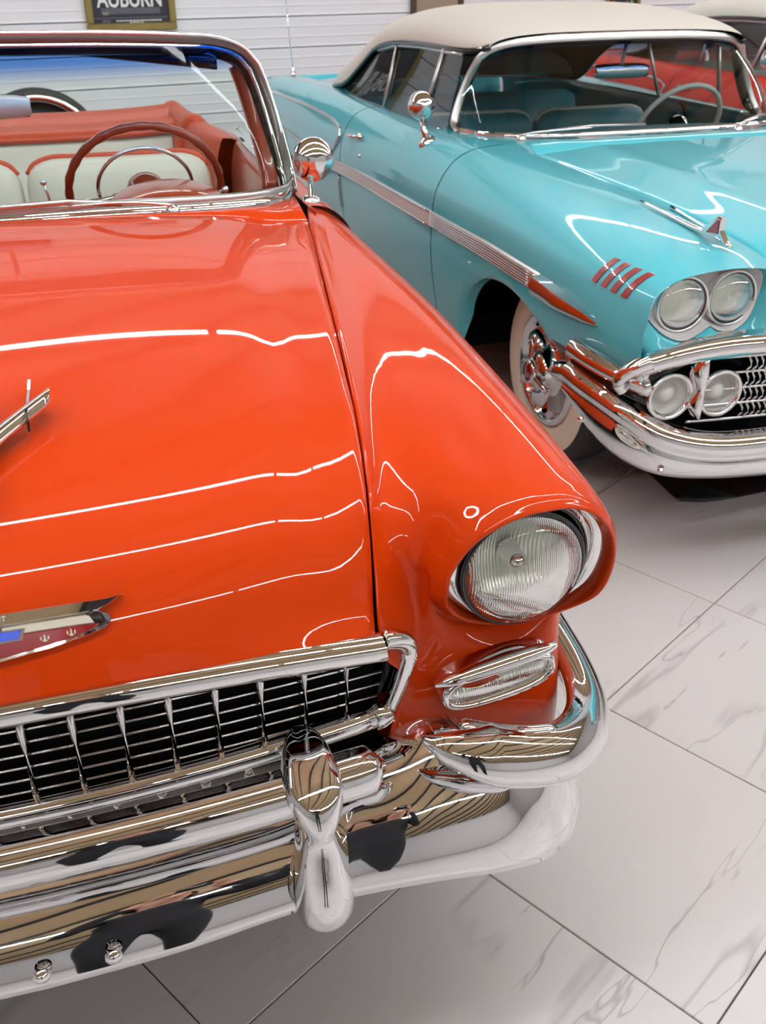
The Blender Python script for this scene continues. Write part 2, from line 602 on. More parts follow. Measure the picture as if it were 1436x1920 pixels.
# ================================================================== the orange convertible
car1 = empty('vintage_convertible', (-0.4042, 0.7190, 0), R(16.6))
DX = .03   # tracing offset: the traced X values below are 3 cm right of the car's centre plane
car1['label'] = 'glossy orange-red vintage convertible with its top folded down, in the foreground'
car1['category'] = 'car'

SEAM = np.array([(.506, .205, .825), (.512, .237, .856), (.519, .271, .914), (.526, .312, .966), (.537, .375, 1.004), (.554, .481, 1.036),
                 (.572, .604, 1.050), (.600, .78, 1.062), (.640, 1.03, 1.068), (.695, 1.35, 1.062), (.735, 1.59, 1.052)])
CEN = np.array([(.165, .862), (.185, .905), (.215, .95), (.26, .992), (.33, 1.024), (.45, 1.05), (.6, 1.066), (.78, 1.082), (1.03, 1.096), (1.35, 1.104), (1.59, 1.098)])
SEAM[:, 0] -= DX
seam_c = cr(SEAM, 6)
cen_c = cr(CEN, 6)

def hood_row(i):
    """one cross-section of the hood, centre to seam, as a function of t"""
    s, c = seam_c[i], cen_c[i]
    f = i / (len(seam_c) - 1)
    def pt(t):
        a = abs(t)
        q = a ** 2.3
        val = -.010 * math.exp(-((a - .86) / .09) ** 2) * min(1, f * 3)
        return np.array([t * s[0], c[0] + (s[1] - c[0]) * q, c[1] + (s[2] - c[1]) * q + val])
    return pt
HN = len(seam_c)
def hood_pt(t, v):
    """v in rows (0..HN-1)"""
    i = min(int(v), HN - 2); w = v - i
    return hood_row(i)(t) * (1 - w) + hood_row(i + 1)(t) * w
def hood_frame(t, v):
    p = hood_pt(t, v)
    du = hood_pt(t + .02, v) - hood_pt(t - .02, v)
    dv = hood_pt(t, min(v + .3, HN - 1)) - hood_pt(t, max(v - .3, 0))
    n = np.cross(du, dv); n /= np.linalg.norm(n)
    if n[2] < 0: n = -n
    return p, n

ts = np.linspace(-1, 1, 61)
G = np.array([[hood_row(i)(t) for t in ts] for i in range(HN)])
edge = G.copy()
flL = G[:, :1] + (.003, 0, -.03); flR = G[:, -1:] + (-.003, 0, -.03)
G = np.concatenate([flL, G, flR], 1)
G[:, 1, 0] += .003; G[:, -2, 0] -= .003
front = G[:1] + (0, .02, -.012)
back = G[-1:] + (0, 0, -.03)
MB().grid(np.concatenate([front, G, back]), flip=False).build('hood', 'orange', car1)

# ---- front fender: a net of guide curves running outwards from the headlight ring
HX, HZ = .735 - DX, .869
def ring(th, r, y):
    return (HX + r * math.cos(R(th)), y, HZ + r * math.sin(R(th)))
FG = [  # angle, lip radius, lip Y, then four points out to the boundary
    (180, .121, .230, [(.597, .275, .868), (.575, .285, .862), (.545, .262, .85), (.5145, .216, .828)]),
    (165, .122, .226, [(.592, .277, .90), (.568, .292, .905), (.54, .287, .912), (.520, .271, .914)]),
    (140, .125, .212, [(.622, .27, .972), (.598, .325, .968), (.565, .362, .973), (.5385, .377, 1.003)]),
    (120, .127, .201, [(.66, .27, 1.0), (.64, .38, 1.0), (.605, .52, 1.013), (.5755, .604, 1.049)]),
    (105, .129, .194, [(.695, .28, 1.010), (.69, .5, 1.010), (.672, .8, 1.030), (.6435, 1.03, 1.067)]),
    (91, .130, .190, [(.73, .29, 1.016), (.735, .6, 1.017), (.75, 1.1, 1.032), (.778, 1.79, 1.044)]),
    (72, .130, .196, [(.785, .3, 1.012), (.803, .6, 1.017), (.828, 1.1, 1.018), (.85, 1.79, 1.012)]),
    (50, .128, .205, [(.835, .3, .985), (.866, .6, .977), (.893, 1.1, .972), (.912, 1.79, .95)]),
    (25, .126, .217, [(.868, .3, .925), (.905, .6, .90), (.925, 1.1, .88), (.936, 1.79, .86)]),
    (0, .125, .226, [(.882, .3, .86), (.920, .6, .81), (.938, 1.1, .78), (.945, 1.79, .76)]),
    (-25, .125, .236, [(.852, .295, .80), (.885, .45, .755), (.912, .6, .71), (.932, .75, .68)]),
    (-50, .112, .255, [(.815, .285, .765), (.838, .32, .71), (.865, .385, .63), (.885, .44, .56)]),
    (-75, .104, .265, [(.777, .272, .73), (.795, .262, .67), (.812, .262, .57), (.815, .27, .44)]),
    (-100, .102, .267, [(.71, .262, .72), (.705, .235, .65), (.70, .22, .55), (.69, .22, .44)]),
    (-125, .105, .262, [(.655, .262, .74), (.625, .24, .67), (.59, .225, .58), (.56, .22, .44)]),
    (-145, .112, .252, [(.62, .265, .775), (.59, .26, .73), (.555, .24, .68), (.525, .22, .61)]),
    (-165, .121, .240, [(.60, .272, .825), (.585, .28, .81), (.57, .26, .785), (.553, .228, .755)]),
]
ctrl = []
for th, r, y, pts in FG:
    row = [ring(th, r - .012, y + .05), ring(th, r - .004, y + .012), ring(th, r, y), ring(th, r + .006, y + .004), ring(th, r + .015, y + .026)] + [(x - DX, yy, zz) for x, yy, zz in pts]
    ctrl.append(row)
FN = net(np.array(ctrl), 6, 6, cu=True)
# boundary pieces: index of guides k -> row k*6
def flange(Gr):
    return np.concatenate([Gr, Gr[:, -1:] + (.0, .0, -.03)], 1)
side_edge = FN[9 * 6:12 * 6 + 1, -1][::1]
low = [(.925, 1.79, .28), (.92, 1.36, .28), (.925, 1.27, .36), (.93, 1.19, .52), (.932, 1.08, .63), (.932, .95, .675), (.93, .80, .675),
       (.928, .67, .62), (.910, .57, .52), (.89, .52, .42), (.85, .39, .40), (.813, .272, .40)]
lowc = cr(low, 8) - (DX, 0, 0)
lowc = lowc[np.linspace(0, len(lowc) - 1, len(side_edge)).round().astype(int)]
lip = lowc + (-.03, 0, -.004)
for sx in (1, -1):
    mb = MB()
    mb.grid(flange(FN), cu=True)
    mb.grid(np.array([side_edge, (side_edge + lowc) / 2 + (.006, 0, 0), lowc, lip]), flip=False)
    mb.build('front_fender', 'orange', car1, sx=sx)

# ---- wheels
def make_wheel(parent, x, y, r, sx, style=0):
    """whitewall wheel standing on the floor; outer face towards +x for sx=1"""
    w = .17
    ax = (1, 0, 0)
    t = MB()
    t.lathe([(r * .56, -.14), (r * .70, -.16), (r * .9, -.165), (r * .975, -.14), (r, -.115), (r, -.055), (r * .975, -.03), (r * .90, -.008), (r * .885, -.005)], (0, 0, 0), ax, 64)
    for g in range(4):
        t.lathe([(r * 1.001, -.112 + g * .016), (r * 1.004, -.108 + g * .016), (r * 1.001, -.104 + g * .016)], (0, 0, 0), ax, 64)
    tyre = t.build('tyre', 'black', parent)
    ww = MB().lathe([(r * .885, -.005), (r * .84, .001), (r * .74, .004), (r * .66, .0), (r * .615, -.010), (r * .60, -.02)], (0, 0, 0), ax, 64)
    wwo = ww.build('whitewall', 'white_tyre', parent)
    hc = MB()
    hc.lathe([(r * .615, -.022), (r * .60, -.002), (r * .565, .006), (r * .53, -.004), (r * .50, -.03), (r * .47, -.035)], (0, 0, 0), ax, 64)
    hc.lathe([(r * .47, -.035), (r * .30, -.022), (r * .22, -.012), (r * .215, .02), (r * .19, .035), (r * .10, .042), (r * .0, .042)], (0, 0, 0), ax, 48)
    hub = hc.build('wheel_cover', 'chrome', parent)
    objs = [tyre, wwo, hub]
    if style:
        fins = MB()
        for k in range(56):
            a = 2 * math.pi * k / 56
            if (math.degrees(a) % 120) < 34: continue
            ca, sa = math.cos(a), math.sin(a)
            p0, p1 = np.array((-.026, r * .30 * ca, r * .30 * sa)), np.array((-.030, r * .465 * ca, r * .465 * sa))
            tn = np.array((0, -sa, ca))
            fins.grid([[p0 - tn * .0016, p0 + (.010, 0, 0), p0 + tn * .0016], [p1 - tn * .0030, p1 + (.012, 0, 0), p1 + tn * .0030]])
        q = fins.build('cooling_fin', 'satin', hub, smooth=False, kind='stuff')
        for k in range(3):    # three polished lobes and the knock-off spinner blades
            a = R(120 * k + 17)
            ca, sa = math.cos(a), math.sin(a)
            e = np.array((0, ca, sa)); tn = np.array((0, -sa, ca))
            lobe = MB()
            Gl = []
            for u, wd_, hh in ((.20, .09, .022), (.28, .10, .03), (.36, .10, .026), (.44, .085, .01), (.475, .06, -.005)):
                c = e * r * u
                Gl.append([c + tn * r * wd_ * 1.25 + (-.036, 0, 0), c + tn * r * wd_ + (hh * .4 - .01, 0, 0), c + (hh, 0, 0), c - tn * r * wd_ + (hh * .4 - .01, 0, 0), c - tn * r * wd_ * 1.25 + (-.036, 0, 0)])
            lobe.grid(cr(np.array(Gl), 3), flip=True)
            lobe.build('hubcap_lobe', 'chrome', hub)
            a = R(120 * k + 100)
            ca, sa = math.cos(a), math.sin(a)
            e = np.array((0, ca, sa)); tn = np.array((0, -sa, ca))
            bl = MB()
            Gb = [[e * r * u + tn * r * wv + (h0, 0, 0), e * r * u + (h1, 0, 0), e * r * u - tn * r * wv + (h0, 0, 0), e * r * u + (h0 - .012, 0, 0)]
                  for u, wv, h0, h1 in ((.06, .055, .052, .066), (.16, .05, .05, .062), (.26, .05, .046, .056), (.33, .045, .042, .05), (.335, .02, .042, .046))]
            bl.grid(np.array(Gb), cv=True, cap=True)
            bl.build('spinner_blade', 'chrome', hub)
        MB().lathe([(r * .12, .036), (r * .13, .055), (r * .115, .066), (r * .10, .066)], (0, 0, 0), ax, 32).build('spinner_ring', 'chrome', hub)
        MB().lathe([(r * .105, .060), (r * .06, .067), (0, .069)], (0, 0, 0), ax, 32).build('spinner_badge', 'em_red', hub)
    for o in objs:
        if sx < 0:
            o.matrix_local = Matrix.Translation((x, y, r)) @ Matrix.Rotation(math.pi, 4, 'Z')
        else:
            o.location = (x, y, r)
    return objs

for sx in (1, -1):
    make_wheel(car1, sx * .815, .87, .345, sx)
    make_wheel(car1, sx * .815, 3.80, .345, sx)

# ---- body behind the fenders
BS = [(.775, 1.046), (.835, 1.035), (.887, .99), (.925, .90), (.943, .78), (.946, .62), (.935, .44), (.91, .28)]
def body_sec(y):
    k = lerpt([1.79, 2.85, 3.8, 4.6, 5.0], [0, 0, .02, .07, .17], y)
    dz = lerpt([1.79, 2.85, 3.2, 4.0, 4.9], [0, -.01, -.03, -.09, -.19], y)
    return [(x - k - DX, y, zz + dz * (zz > .7)) for x, zz in cr(np.array(BS), 3)]
for sx in (1, -1):
    MB().grid([body_sec(y) for y in np.linspace(1.797, 2.85, 14)]).build('door', 'orange', car1, sx=sx)
    q = MB()
    ys = list(np.linspace(2.857, 5.0, 44))
    rows = [body_sec(y) for y in ys]
    # rear wheel arch: lift the lower edge over the wheel
    for r_, y in zip(rows, ys):
        d = abs(y - 3.8)
        if d < .40:
            zt = .33 + math.sqrt(max(0, .40 ** 2 - d * d)) * .82
            for n_, p in enumerate(r_):
                if p[2] < zt: r_[n_] = (p[0], p[1], zt)
    q.grid(rows)
    qo = q.build('quarter_panel', 'orange', car1, sx=sx)
    MB().tube([(.952, y, .80 - .02 * (y - 1.8)) for y in np.linspace(2.9, 4.7, 12)], .012, 8, flat=.5).build('side_trim', 'chrome', car1, sx=sx)
    MB().tube([(.950, y, .80) for y in np.linspace(1.82, 2.83, 6)], .012, 8, flat=.5).build('door_trim', 'chrome', car1, sx=sx)
# tail, trunk lid, tail lamps and rear bumper
tail = [[(x * sx_, 5.0 + .03 * math.sin(zz * 3), zz) for x, _, zz in (body_sec(5.0))] for sx_ in (1, .5, 0, -.5, -1)]
MB().grid(tail).build('tail_panel', 'orange', car1)
tr = []
for y, zc, w_ in ((3.75, .90, .74), (4.0, .905, .735), (4.4, .90, .71), (4.8, .90, .66), (5.0, .83, .60), (5.03, .62, .58)):
    tr.append([(t * w_, y, zc - .05 * abs(t) ** 2.5 * (y < 4.9)) for t in np.linspace(-1, 1, 17)])
MB().grid(cr(np.array(tr), 5)).build('trunk_lid', 'orange', car1)
for sx in (1, -1):
    MB().lathe([(.07, 0), (.065, .03), (.04, .06), (0, .07)], (.70, 5.0, .78), (0, 1, 0), 24).build('tail_lamp', 'em_red', car1, sx=sx)
MB().grid(sweep(mirror_path([(0, 5.12, .5), (.4, 5.11, .5), (.75, 5.06, .5), (.93, 4.95, .5), (.96, 4.75, .5)]), [(-.0, -.08), (-.03, -.06), (-.045, 0), (-.03, .06), (0, .08)])).build('rear_bumper', 'chrome', car1)
sp = empty('spare_wheel', (0, 0, 0)); sp.parent = car1
MB().lathe([(.10, .0), (.22, .03), (.29, .055), (.335, .05), (.35, .0), (.335, -.05), (.29, -.06)], (0, 5.24, .64), (0, 1, 0), 48).build('spare_tyre', 'black', sp)
MB().lathe([(.325, -.062), (.31, -.072), (.285, -.066), (.28, -.05)], (0, 5.24, .64), (0, 1, 0), 48).build('spare_ring', 'chrome', sp)

# dark underside and engine bay so that no light leaks through the gaps
ub = MB()
ub.box(-.46, .46, .30, 1.7, .30, .80)
ub.box(-.80, .80, 1.25, 3.4, .22, .36)
ub.box(-.60, .60, 3.4, 4.95, .22, .55)
ub.box(-.48, .48, .245, .27, .45, .83)
ub.build('underbody', 'dark', car1, smooth=False)

# ---- grille
gr = empty('grille', (0, 0, 0)); gr.parent = car1
def gy(x):     # plan curve of the grille opening
    return .188 + .035 * (abs(x) / .53) ** 2
xs = np.linspace(-.478, .478, 21)
def bar(pts, r, n=8, **k): return MB().tube(pts, r, n, **k)
top = []
xt = np.linspace(-.482, .482, 41)
prof = [(.01, .004), (-.006, .006), (-.020, -.004), (-.024, -.018), (-.016, -.030), (.0, -.034), (.015, -.030)]
pth = [(x, .178 + .034 * (abs(x) / .482) ** 2.2, .862 - .036 * (abs(x) / .482) ** 2.3) for x in xt]
MB().grid(sweep(pth, [(-d, h) for d, h in prof]), flip=False).build('hood_lip_molding', 'chrome', car1)
for sx in (1, -1):
    c = [(.514, .212, .823), (.532, .216, .818), (.550, .223, .803), (.556, .228, .78), (.547, .230, .735), (.533, .229, .695), (.524, .225, .678)]
    MB().tube(cr(np.array(c), 6) - (DX, 0, 0), [.015] * 18 + list(np.linspace(.015, .009, 19)), 12).build('surround_corner', 'chrome', gr, sx=sx)
    f_ = [(.535, .235, .80), (.54, .24, .775), (.53, .243, .73), (.515, .243, .69)]
    MB().grid([[p, (p[0] - .045, p[1] + .05, p[2])] for p in cr(np.array(f_) - (DX, 0, 0), 4)], flip=True).build('surround_return', 'blackpaint', gr, sx=sx)
lowbar = [(x, .196 + .030 * (abs(x) / .49) ** 2, .664 + .017 * (abs(x) / .49) ** 2) for x in np.linspace(-.472, .472, 31)]
MB().tube(lowbar, .0185, 16, flat=.95).build('lower_bar', 'chrome', gr)
for sx in (1, -1):
    MB().tube([(.472, .224, .679), (.482, .226, .680), (.492, .228, .683), (.498, .232, .690)], [.021, .022, .021, .012], 14).build('bar_end_cap', 'chrome', gr, sx=sx)
for k in range(6):
    zz = .689 + k * .0205
    MB().tube([(x, gy(x) + .016, zz + .014 * (abs(x) / .5) ** 2 * 0) for x in np.linspace(-.48 - k * .003, .48 + k * .003, 15)], .0022, 6).build('grille_bar', 'satin' if 0 else 'chrome', gr)
first_v = None
for k in range(-8, 8):
    x = .0155 + k * .0596
    zt = .831 - .03 * (abs(x) / .5) ** 2
    MB().tube([(x, gy(x) + .004, zt), (x, gy(x) - .001, .80), (x, gy(x) - .001, .70), (x, gy(x) + .006, .672 + .01 * (x / .5) ** 2)], [.0048, .0052, .0045, .003], 8).build('grille_upright', 'chrome', gr)
for k in range(-7, 7):     # short uprights and wire below the lower bar
    x = .050 + k * .0596
    if abs(x) > .36: continue
    MB().tube([(x, .206, .652), (x, .200, .64), (x, .200, .62), (x, .206, .606)], [.005, .007, .007, .005], 8).build('lower_upright', 'chrome', gr)
MB().tube([(x, .222, .625) for x in np.linspace(-.42, .42, 9)], .002, 6).build('grille_bar', 'chrome', gr)
MB().tube([(x, .222, .598) for x in np.linspace(-.42, .42, 9)], .002, 6).build('grille_bar', 'chrome', gr)

# ---- front bumper: blade, upper bar, wings, guards, bolts
bp = empty('front_bumper', (0, 0, 0)); bp.parent = car1
blade_p = [(0, .095), (.18, .098), (.36, .105), (.45, .105), (.56, .090), (.66, .092), (.745, .125), (.815, .19), (.858, .28), (.885, .42), (.90, .60)]
zb = [.462, .465, .478, .482, .492, .476, .442, .422, .422, .43, .45]
zt = [.600, .602, .612, .665, .690, .685, .655, .63, .62, .61, .60]
tt = np.arange(len(blade_p))
pp = cr(np.array([(x, y, .0) for x, y in blade_p]), 8)
pp[:, 0] -= DX * np.minimum(1, pp[:, 0] / .3)
zbc = cr(np.array(zb)[:, None], 8)[:, 0]; ztc = cr(np.array(zt)[:, None], 8)[:, 0]
half = []
cprof = [(-.04, .10), (.012, -.02)]
for a_ in np.linspace(14, 102, 22):     # rounded face that leans back, so that most of it mirrors the ceiling
    cprof.append((.018 + .150 * (math.cos(R(a_)) - math.cos(R(14))), (math.sin(R(a_)) - .242) / .758))
cprof.append((-.19, .95))
for p_, b_, t_ in zip(pp, zbc, ztc): half.append((p_[0], p_[1], b_, t_))
full = [(-x, y, b_, t_) for x, y, b_, t_ in half[::-1][:-1]] + half
path = np.array([(x, y, b_) for x, y, b_, t_ in full])
hs = np.array([t_ - b_ for x, y, b_, t_ in full])
hs = hs * .76
path[:, 2] += .004
MB().grid(sweep(path, cprof, zs=hs, ds=.55 + .45 * hs / hs.min())).build('bumper_blade', 'chrome', bp)
# upper bar between and just beyond the guards
ub_ = [(x, .112 + .02 * (abs(x) / .5) ** 2, .668 + .012 * (abs(x) / .5) ** 2) for x in np.linspace(-.463, .463, 41)]
rr = np.array([.034 * min(1, (.464 - abs(p[0])) / .02) ** .5 for p in ub_])
MB().tube(ub_, rr, 18, flat=1.0).build('upper_bar', 'chrome', bp)
MB().grid([[(x, .165, .545), (x, .172, .575), (x, .180, .600), (x, .192, .628), (x, .215, .640)] for x in np.linspace(-.40, .40, 9)]).build('splash_pan', 'silver', bp)
for sx in (1, -1):
    g = empty('bumper_guard', (0, 0, 0)) if 0 else None
    # tall bullet-shaped over-rider
    st = [(.728, .125, .014, .014), (.726, .105, .028, .026), (.715, .083, .036, .038), (.700, .066, .041, .048), (.675, .056, .036, .050), (.655, .052, .028, .046), (.640, .048, .026, .042), (.61, .038, .032, .044),
          (.58, .028, .037, .046), (.55, .022, .041, .046), (.52, .024, .042, .044), (.495, .034, .038, .040), (.475, .05, .030, .032), (.460, .068, .015, .02), (.455, .078, .004, .006)]
    Gg = []
    for zz, yy, rx, ry in cr(np.array(st), 4):
        ring_ = []
        for k in range(24):
            a = 2 * math.pi * k / 24
            ring_.append((.358 + rx * .95 * math.cos(a), yy + .038 + ry * math.sin(a) * (1 if math.sin(a) < 0 else 1.6), zz))
        Gg.append(ring_)
    MB().grid(Gg, cv=True, cap=True, flip=True).build('bumper_guard', 'chrome', bp, sx=sx)
    # gull wing that wraps the corner under the headlight
    wp = [(.548, .138, .700), (.575, .112, .692), (.63, .088, .678), (.70, .085, .660), (.765, .105, .640), (.825, .155, .618), (.868, .225, .600), (.893, .31, .592), (.905, .42, .592), (.912, .55, .594), (.914, .66, .596)]
    wc = cr(np.array(wp), 8) - (DX, 0, 0)
    n_ = len(wc)
    sc = np.array([min(1, .12 + 4.2 * i / n_) if i < n_ * .22 else 1. for i in range(n_)])
    wprof = [(-.050, .030), (-.040, .040), (-.012, .037), (.010, .022), (.020, .0), (.020, -.014), (.012, -.030), (-.004, -.040), (-.022, -.042), (-.036, -.030), (-.042, .0), (-.047, .022)]
    MB().grid(sweep(wc, wprof, zs=sc, ds=sc), cv=True, cap=True).build('bumper_wing', 'chrome', bp, sx=sx)
    # pressed oblong on the inner top edge of the wing
    sl = cr(np.array([(.605, .150, .705), (.64, .128, .705), (.69, .118, .696), (.745, .128, .680)]) - (DX, 0, 0), 5)
    MB().tube(sl, [.004] + [.011] * (len(sl) - 2) + [.004], 10, flat=.6).build('wing_bead', 'chrome', bp, sx=sx)
for x, y, zz in ((.08, .083, .500), (-.01, .083, .497), (-.30, .08, .48), (.815, .225, .50), (-.815, .225, .5)):
    MB().lathe([(.011, -.004), (.011, .003), (.007, .007), (0, .008)], (x, y - .010, zz), (0, -1, -.35) if abs(x) < .5 else (np.sign(x), -.6, 0), 16).build('bumper_bolt', 'chrome', bp)

# ---- headlights
for sx in (1, -1):
    h = empty('headlight', (0, 0, 0)); h.parent = car1
    thr = cr(np.array([[a_[0]] if a_[0] >= 0 and a_[0] < 179 else [a_[0]] for a_ in FG] + [[-180]])[:, :1], 6)[:-1, 0]
    A_ = FN[:, 5] + (0, .006, 0)
    Bz = np.array([(HX + .0945 * math.cos(R(t)), .258, HZ + .0945 * math.sin(R(t))) for t in thr])
    MB().grid(np.stack([A_, A_ * .75 + Bz * .25 + (0, -.004, 0), A_ * .35 + Bz * .65 + (0, -.003, 0), Bz, Bz + (0, .02, 0)], 1), cu=True).build('bezel', 'chrome', h, sx=sx)
    MB().lathe([(.0945, -.012), (.0945, -.003), (.0905, -.001), (.0895, -.012)], (HX, .248, HZ), (0, -1, -.02), 56).build('gasket', 'blackpaint', h, sx=sx)
    MB().lathe([(.0895, -.004), (.086, .006), (.07, .018), (.045, .028), (.02, .033), (0, .034)], (HX, .25, HZ), (0, -1, -.02), 56).build('lens', 'lens', h, sx=sx)
    rf = MB().lathe([(.089, -.006), (.075, -.03), (.05, -.055), (.02, -.068), (0, -.07)], (HX, .25, HZ), (0, -1, -.02), 56)
    rf.build('reflector', 'reflector', h, sx=sx)
    MB().lathe([(.016, -.062), (.014, -.02), (0, -.015)], (HX, .25, HZ), (0, -1, -.02), 20).build('bulb_shield', 'chrome', h, sx=sx)

# ---- parking lamps: hooded oblong lamp under each headlight
for sx in (1, -1):
    p = empty('parking_lamp', (0, 0, 0)); p.parent = car1
    pc = np.array([.667, .228, .699])
    ev = np.array([.985, .05, .12]); ev /= np.linalg.norm(ev)
    uv_ = np.array([-.115, .0, .985]); nv = np.array([.05, -1, -.12]); nv /= np.linalg.norm(nv)
    def oval(a, b, d, n=40, e=2.6):
        a *= .86; b *= .86
        out = []
        for k in range(n):
            t = 2 * math.pi * k / n
            ct, st_ = math.cos(t), math.sin(t)
            out.append(pc + ev * a * math.copysign(abs(ct) ** (2 / e), ct) + uv_ * b * math.copysign(abs(st_) ** (2 / e), st_) + nv * (d - .045 * max(0, (ct)) ** 2 * 0))
        return out
    MB().grid([oval(.108, .040, -.03), oval(.107, .039, .002), oval(.103, .036, .010), oval(.097, .030, .010), oval(.094, .027, .0)], cv=True).build('lamp_bezel', 'chrome', p, sx=sx)
    lo = oval(.095, .028, .0)
    MB().grid([oval(.095, .028, .0), oval(.08, .022, .006), oval(.04, .01, .009), oval(.004, .002, .01)], cv=True).build('lamp_lens', 'lamp_white' if 0 else 'lens', p, sx=sx)
    MB().grid([oval(.095, .028, -.002), oval(.07, .02, -.018), oval(.004, .002, -.022)], cv=True).build('lamp_reflector', 'reflector', p, sx=sx)
    Gh = []
    for t in np.linspace(-1, 1, 25):
        a = .098 * t
        w_ = (1 - abs(t) ** 4)
        c = pc + ev * a + uv_ * (.029 + .006 * w_)
        Gh.append([c - uv_ * .002 + nv * (-.01), c + uv_ * (.010 * w_) + nv * (.0), c + uv_ * (.009 * w_) + nv * .012 * w_, c + nv * (.020 * w_), c - uv_ * .005 + nv * (.018 * w_)])
    MB().grid(Gh).build('lamp_hood', 'chrome', p, sx=sx)
    for k in range(3):
        pass

# ---- hood emblem, laid on the curved nose of the hood
em = empty('hood_emblem', (0, 0, 0)); em.parent = car1
ARC = np.r_[0, np.cumsum(np.linalg.norm(np.diff(cen_c, axis=0), axis=1))]
def emb(x, h, d):
    """x across in metres, h arc length up the nose from the hood lip, d proud of the paint"""
    v = float(np.interp(h, ARC, np.arange(HN)))
    i = min(int(v), HN - 2)
    sx_ = seam_c[i][0] * (1 - v + i) + seam_c[i + 1][0] * (v - i)
    p, n = hood_frame(x / sx_, v)
    return p + n * d
def sym(half):     # outline of one half (x >= 0, bottom to top) -> closed symmetric outline
    return half + [(-x, h) for x, h in half[::-1] if x > 1e-6]
base = [(0, .054), (.013, .0555), (.073, .0625), (.115, .070), (.132, .073), (.140, .079), (.142, .085), (.138, .0905), (.130, .0925), (.139, .099), (.156, .1075), (.130, .1055), (.060, .1050), (.0, .1050)]
def strip(poly_lo, poly_hi, d0, d1, nm, mm, par, n=24):
    """plate between a lower and an upper outline, both given as (x, h) lists, following the hood"""
    xs_ = np.linspace(-1, 1, 2 * n + 1)
    lo = np.array(poly_lo); hi = np.array(poly_hi)
    G = []
    for q in xs_:
        a = abs(q)
        x0 = np.interp(a, np.linspace(0, 1, len(lo)), lo[:, 0]); h0 = np.interp(a, np.linspace(0, 1, len(lo)), lo[:, 1])
        x1 = np.interp(a, np.linspace(0, 1, len(hi)), hi[:, 0]); h1 = np.interp(a, np.linspace(0, 1, len(hi)), hi[:, 1])
        sg = 1 if q >= 0 else -1
        G.append([emb(sg * x0, h0, d0), emb(sg * x0, h0, d1 * .8), emb(sg * (x0 * .99 + x1 * .01), h0 + .0012, d1), emb(sg * (x1 * .99 + x0 * .01), h1 - .0012, d1), emb(sg * x1, h1, d1 * .8), emb(sg * x1, h1, d0)])
    return MB().grid(G, flip=True, cap=True).build(nm, mm, par, angle=40)
strip([(0, .0525), (.015, .0535), (.07, .060), (.115, .0685), (.134, .0735), (.141, .080), (.1415, .084)],
      [(0, .097), (.03, .097), (.07, .097), (.10, .097), (.128, .0945), (.139, .0905), (.1418, .086)], -.004, .008, 'emblem_frame', 'chrome', em)
strip([(0, .0935), (.03, .0935), (.07, .0935), (.105, .0935), (.128, .0945), (.142, .0995), (.158, .1085)],
      [(0, .108), (.03, .108), (.07, .1078), (.105, .1075), (.128, .107), (.142, .1075), (.1585, .1095)], -.003, .012, 'emblem_crest_bar', 'chrome', em)
strip([(0, .0565), (.02, .058), (.06, .0625), (.10, .069), (.118, .0735), (.125, .0765), (.127, .079)],
      [(0, .0815), (.02, .0815), (.06, .0818), (.10, .0815), (.118, .0812), (.124, .0808), (.127, .0795)], .002, .0088, 'emblem_field', 'em_red', em)
strip([(0, .0815), (.02, .0815), (.06, .0818), (.10, .0815), (.115, .0812), (.122, .0808)],
      [(0, .0925), (.02, .0925), (.06, .0925), (.10, .0925), (.115, .0915), (.118, .090)], .002, .0092, 'emblem_chief', 'em_white', em)
bow = [(0, .0665), (.0125, .0675), (.0135, .0765), (.037, .0765), (.0415, .0865), (.0185, .0870), (.0185, .0905), (0, .0905)]
o_ = sym(bow)
MB().prism([(x * 1.09, h + (.0015 if h > .08 else -.0015)) for x, h in o_], emb, .002, .0098).build('bowtie_rim', 'chrome', em, smooth=False)
MB().prism(o_, emb, .002, .0106).build('bowtie', 'em_blue', em, smooth=False)
for sx_ in (1, -1):
    for fx_ in (.065, .095):
        m_ = MB()
        for dx, h0, h1, w_ in ((0, -.0035, .0045, .0012), (-.0042, -.001, .003, .0010), (.0042, -.001, .003, .0010), (-.002, -.0025, -.0015, .0014), (.002, -.0025, -.0015, .0014)):
            x_ = sx_ * fx_ + dx
            hc = .0725 + (fx_ - .065) * .06
            m_.prism([(x_ - w_, hc + h0), (x_ + w_, hc + h0), (x_ + w_ * .6, hc + h1), (x_ - w_ * .6, hc + h1)], emb, .004, .0096)
        m_.build('fleur_de_lis', 'em_white', em, smooth=False)
p0 = emb(0, .1015, .0118); px_ = emb(.01, .1015, .0118) - p0; px_ /= np.linalg.norm(px_)
_, nn = hood_frame(0, float(np.interp(.1015, ARC, np.arange(HN))))
yy_ = np.cross(nn, px_); yy_ /= np.linalg.norm(yy_)
mt = Matrix(((px_[0], yy_[0], nn[0], p0[0]), (px_[1], yy_[1], nn[1], p0[1]), (px_[2], yy_[2], nn[2], p0[2]), (0, 0, 0, 1))) @ Matrix.Translation((0, -.003, 0))
text_mesh('CHEVROLET', .0085, 'emblem_lettering', 'silver', em, mt, .0009, space=1.15)

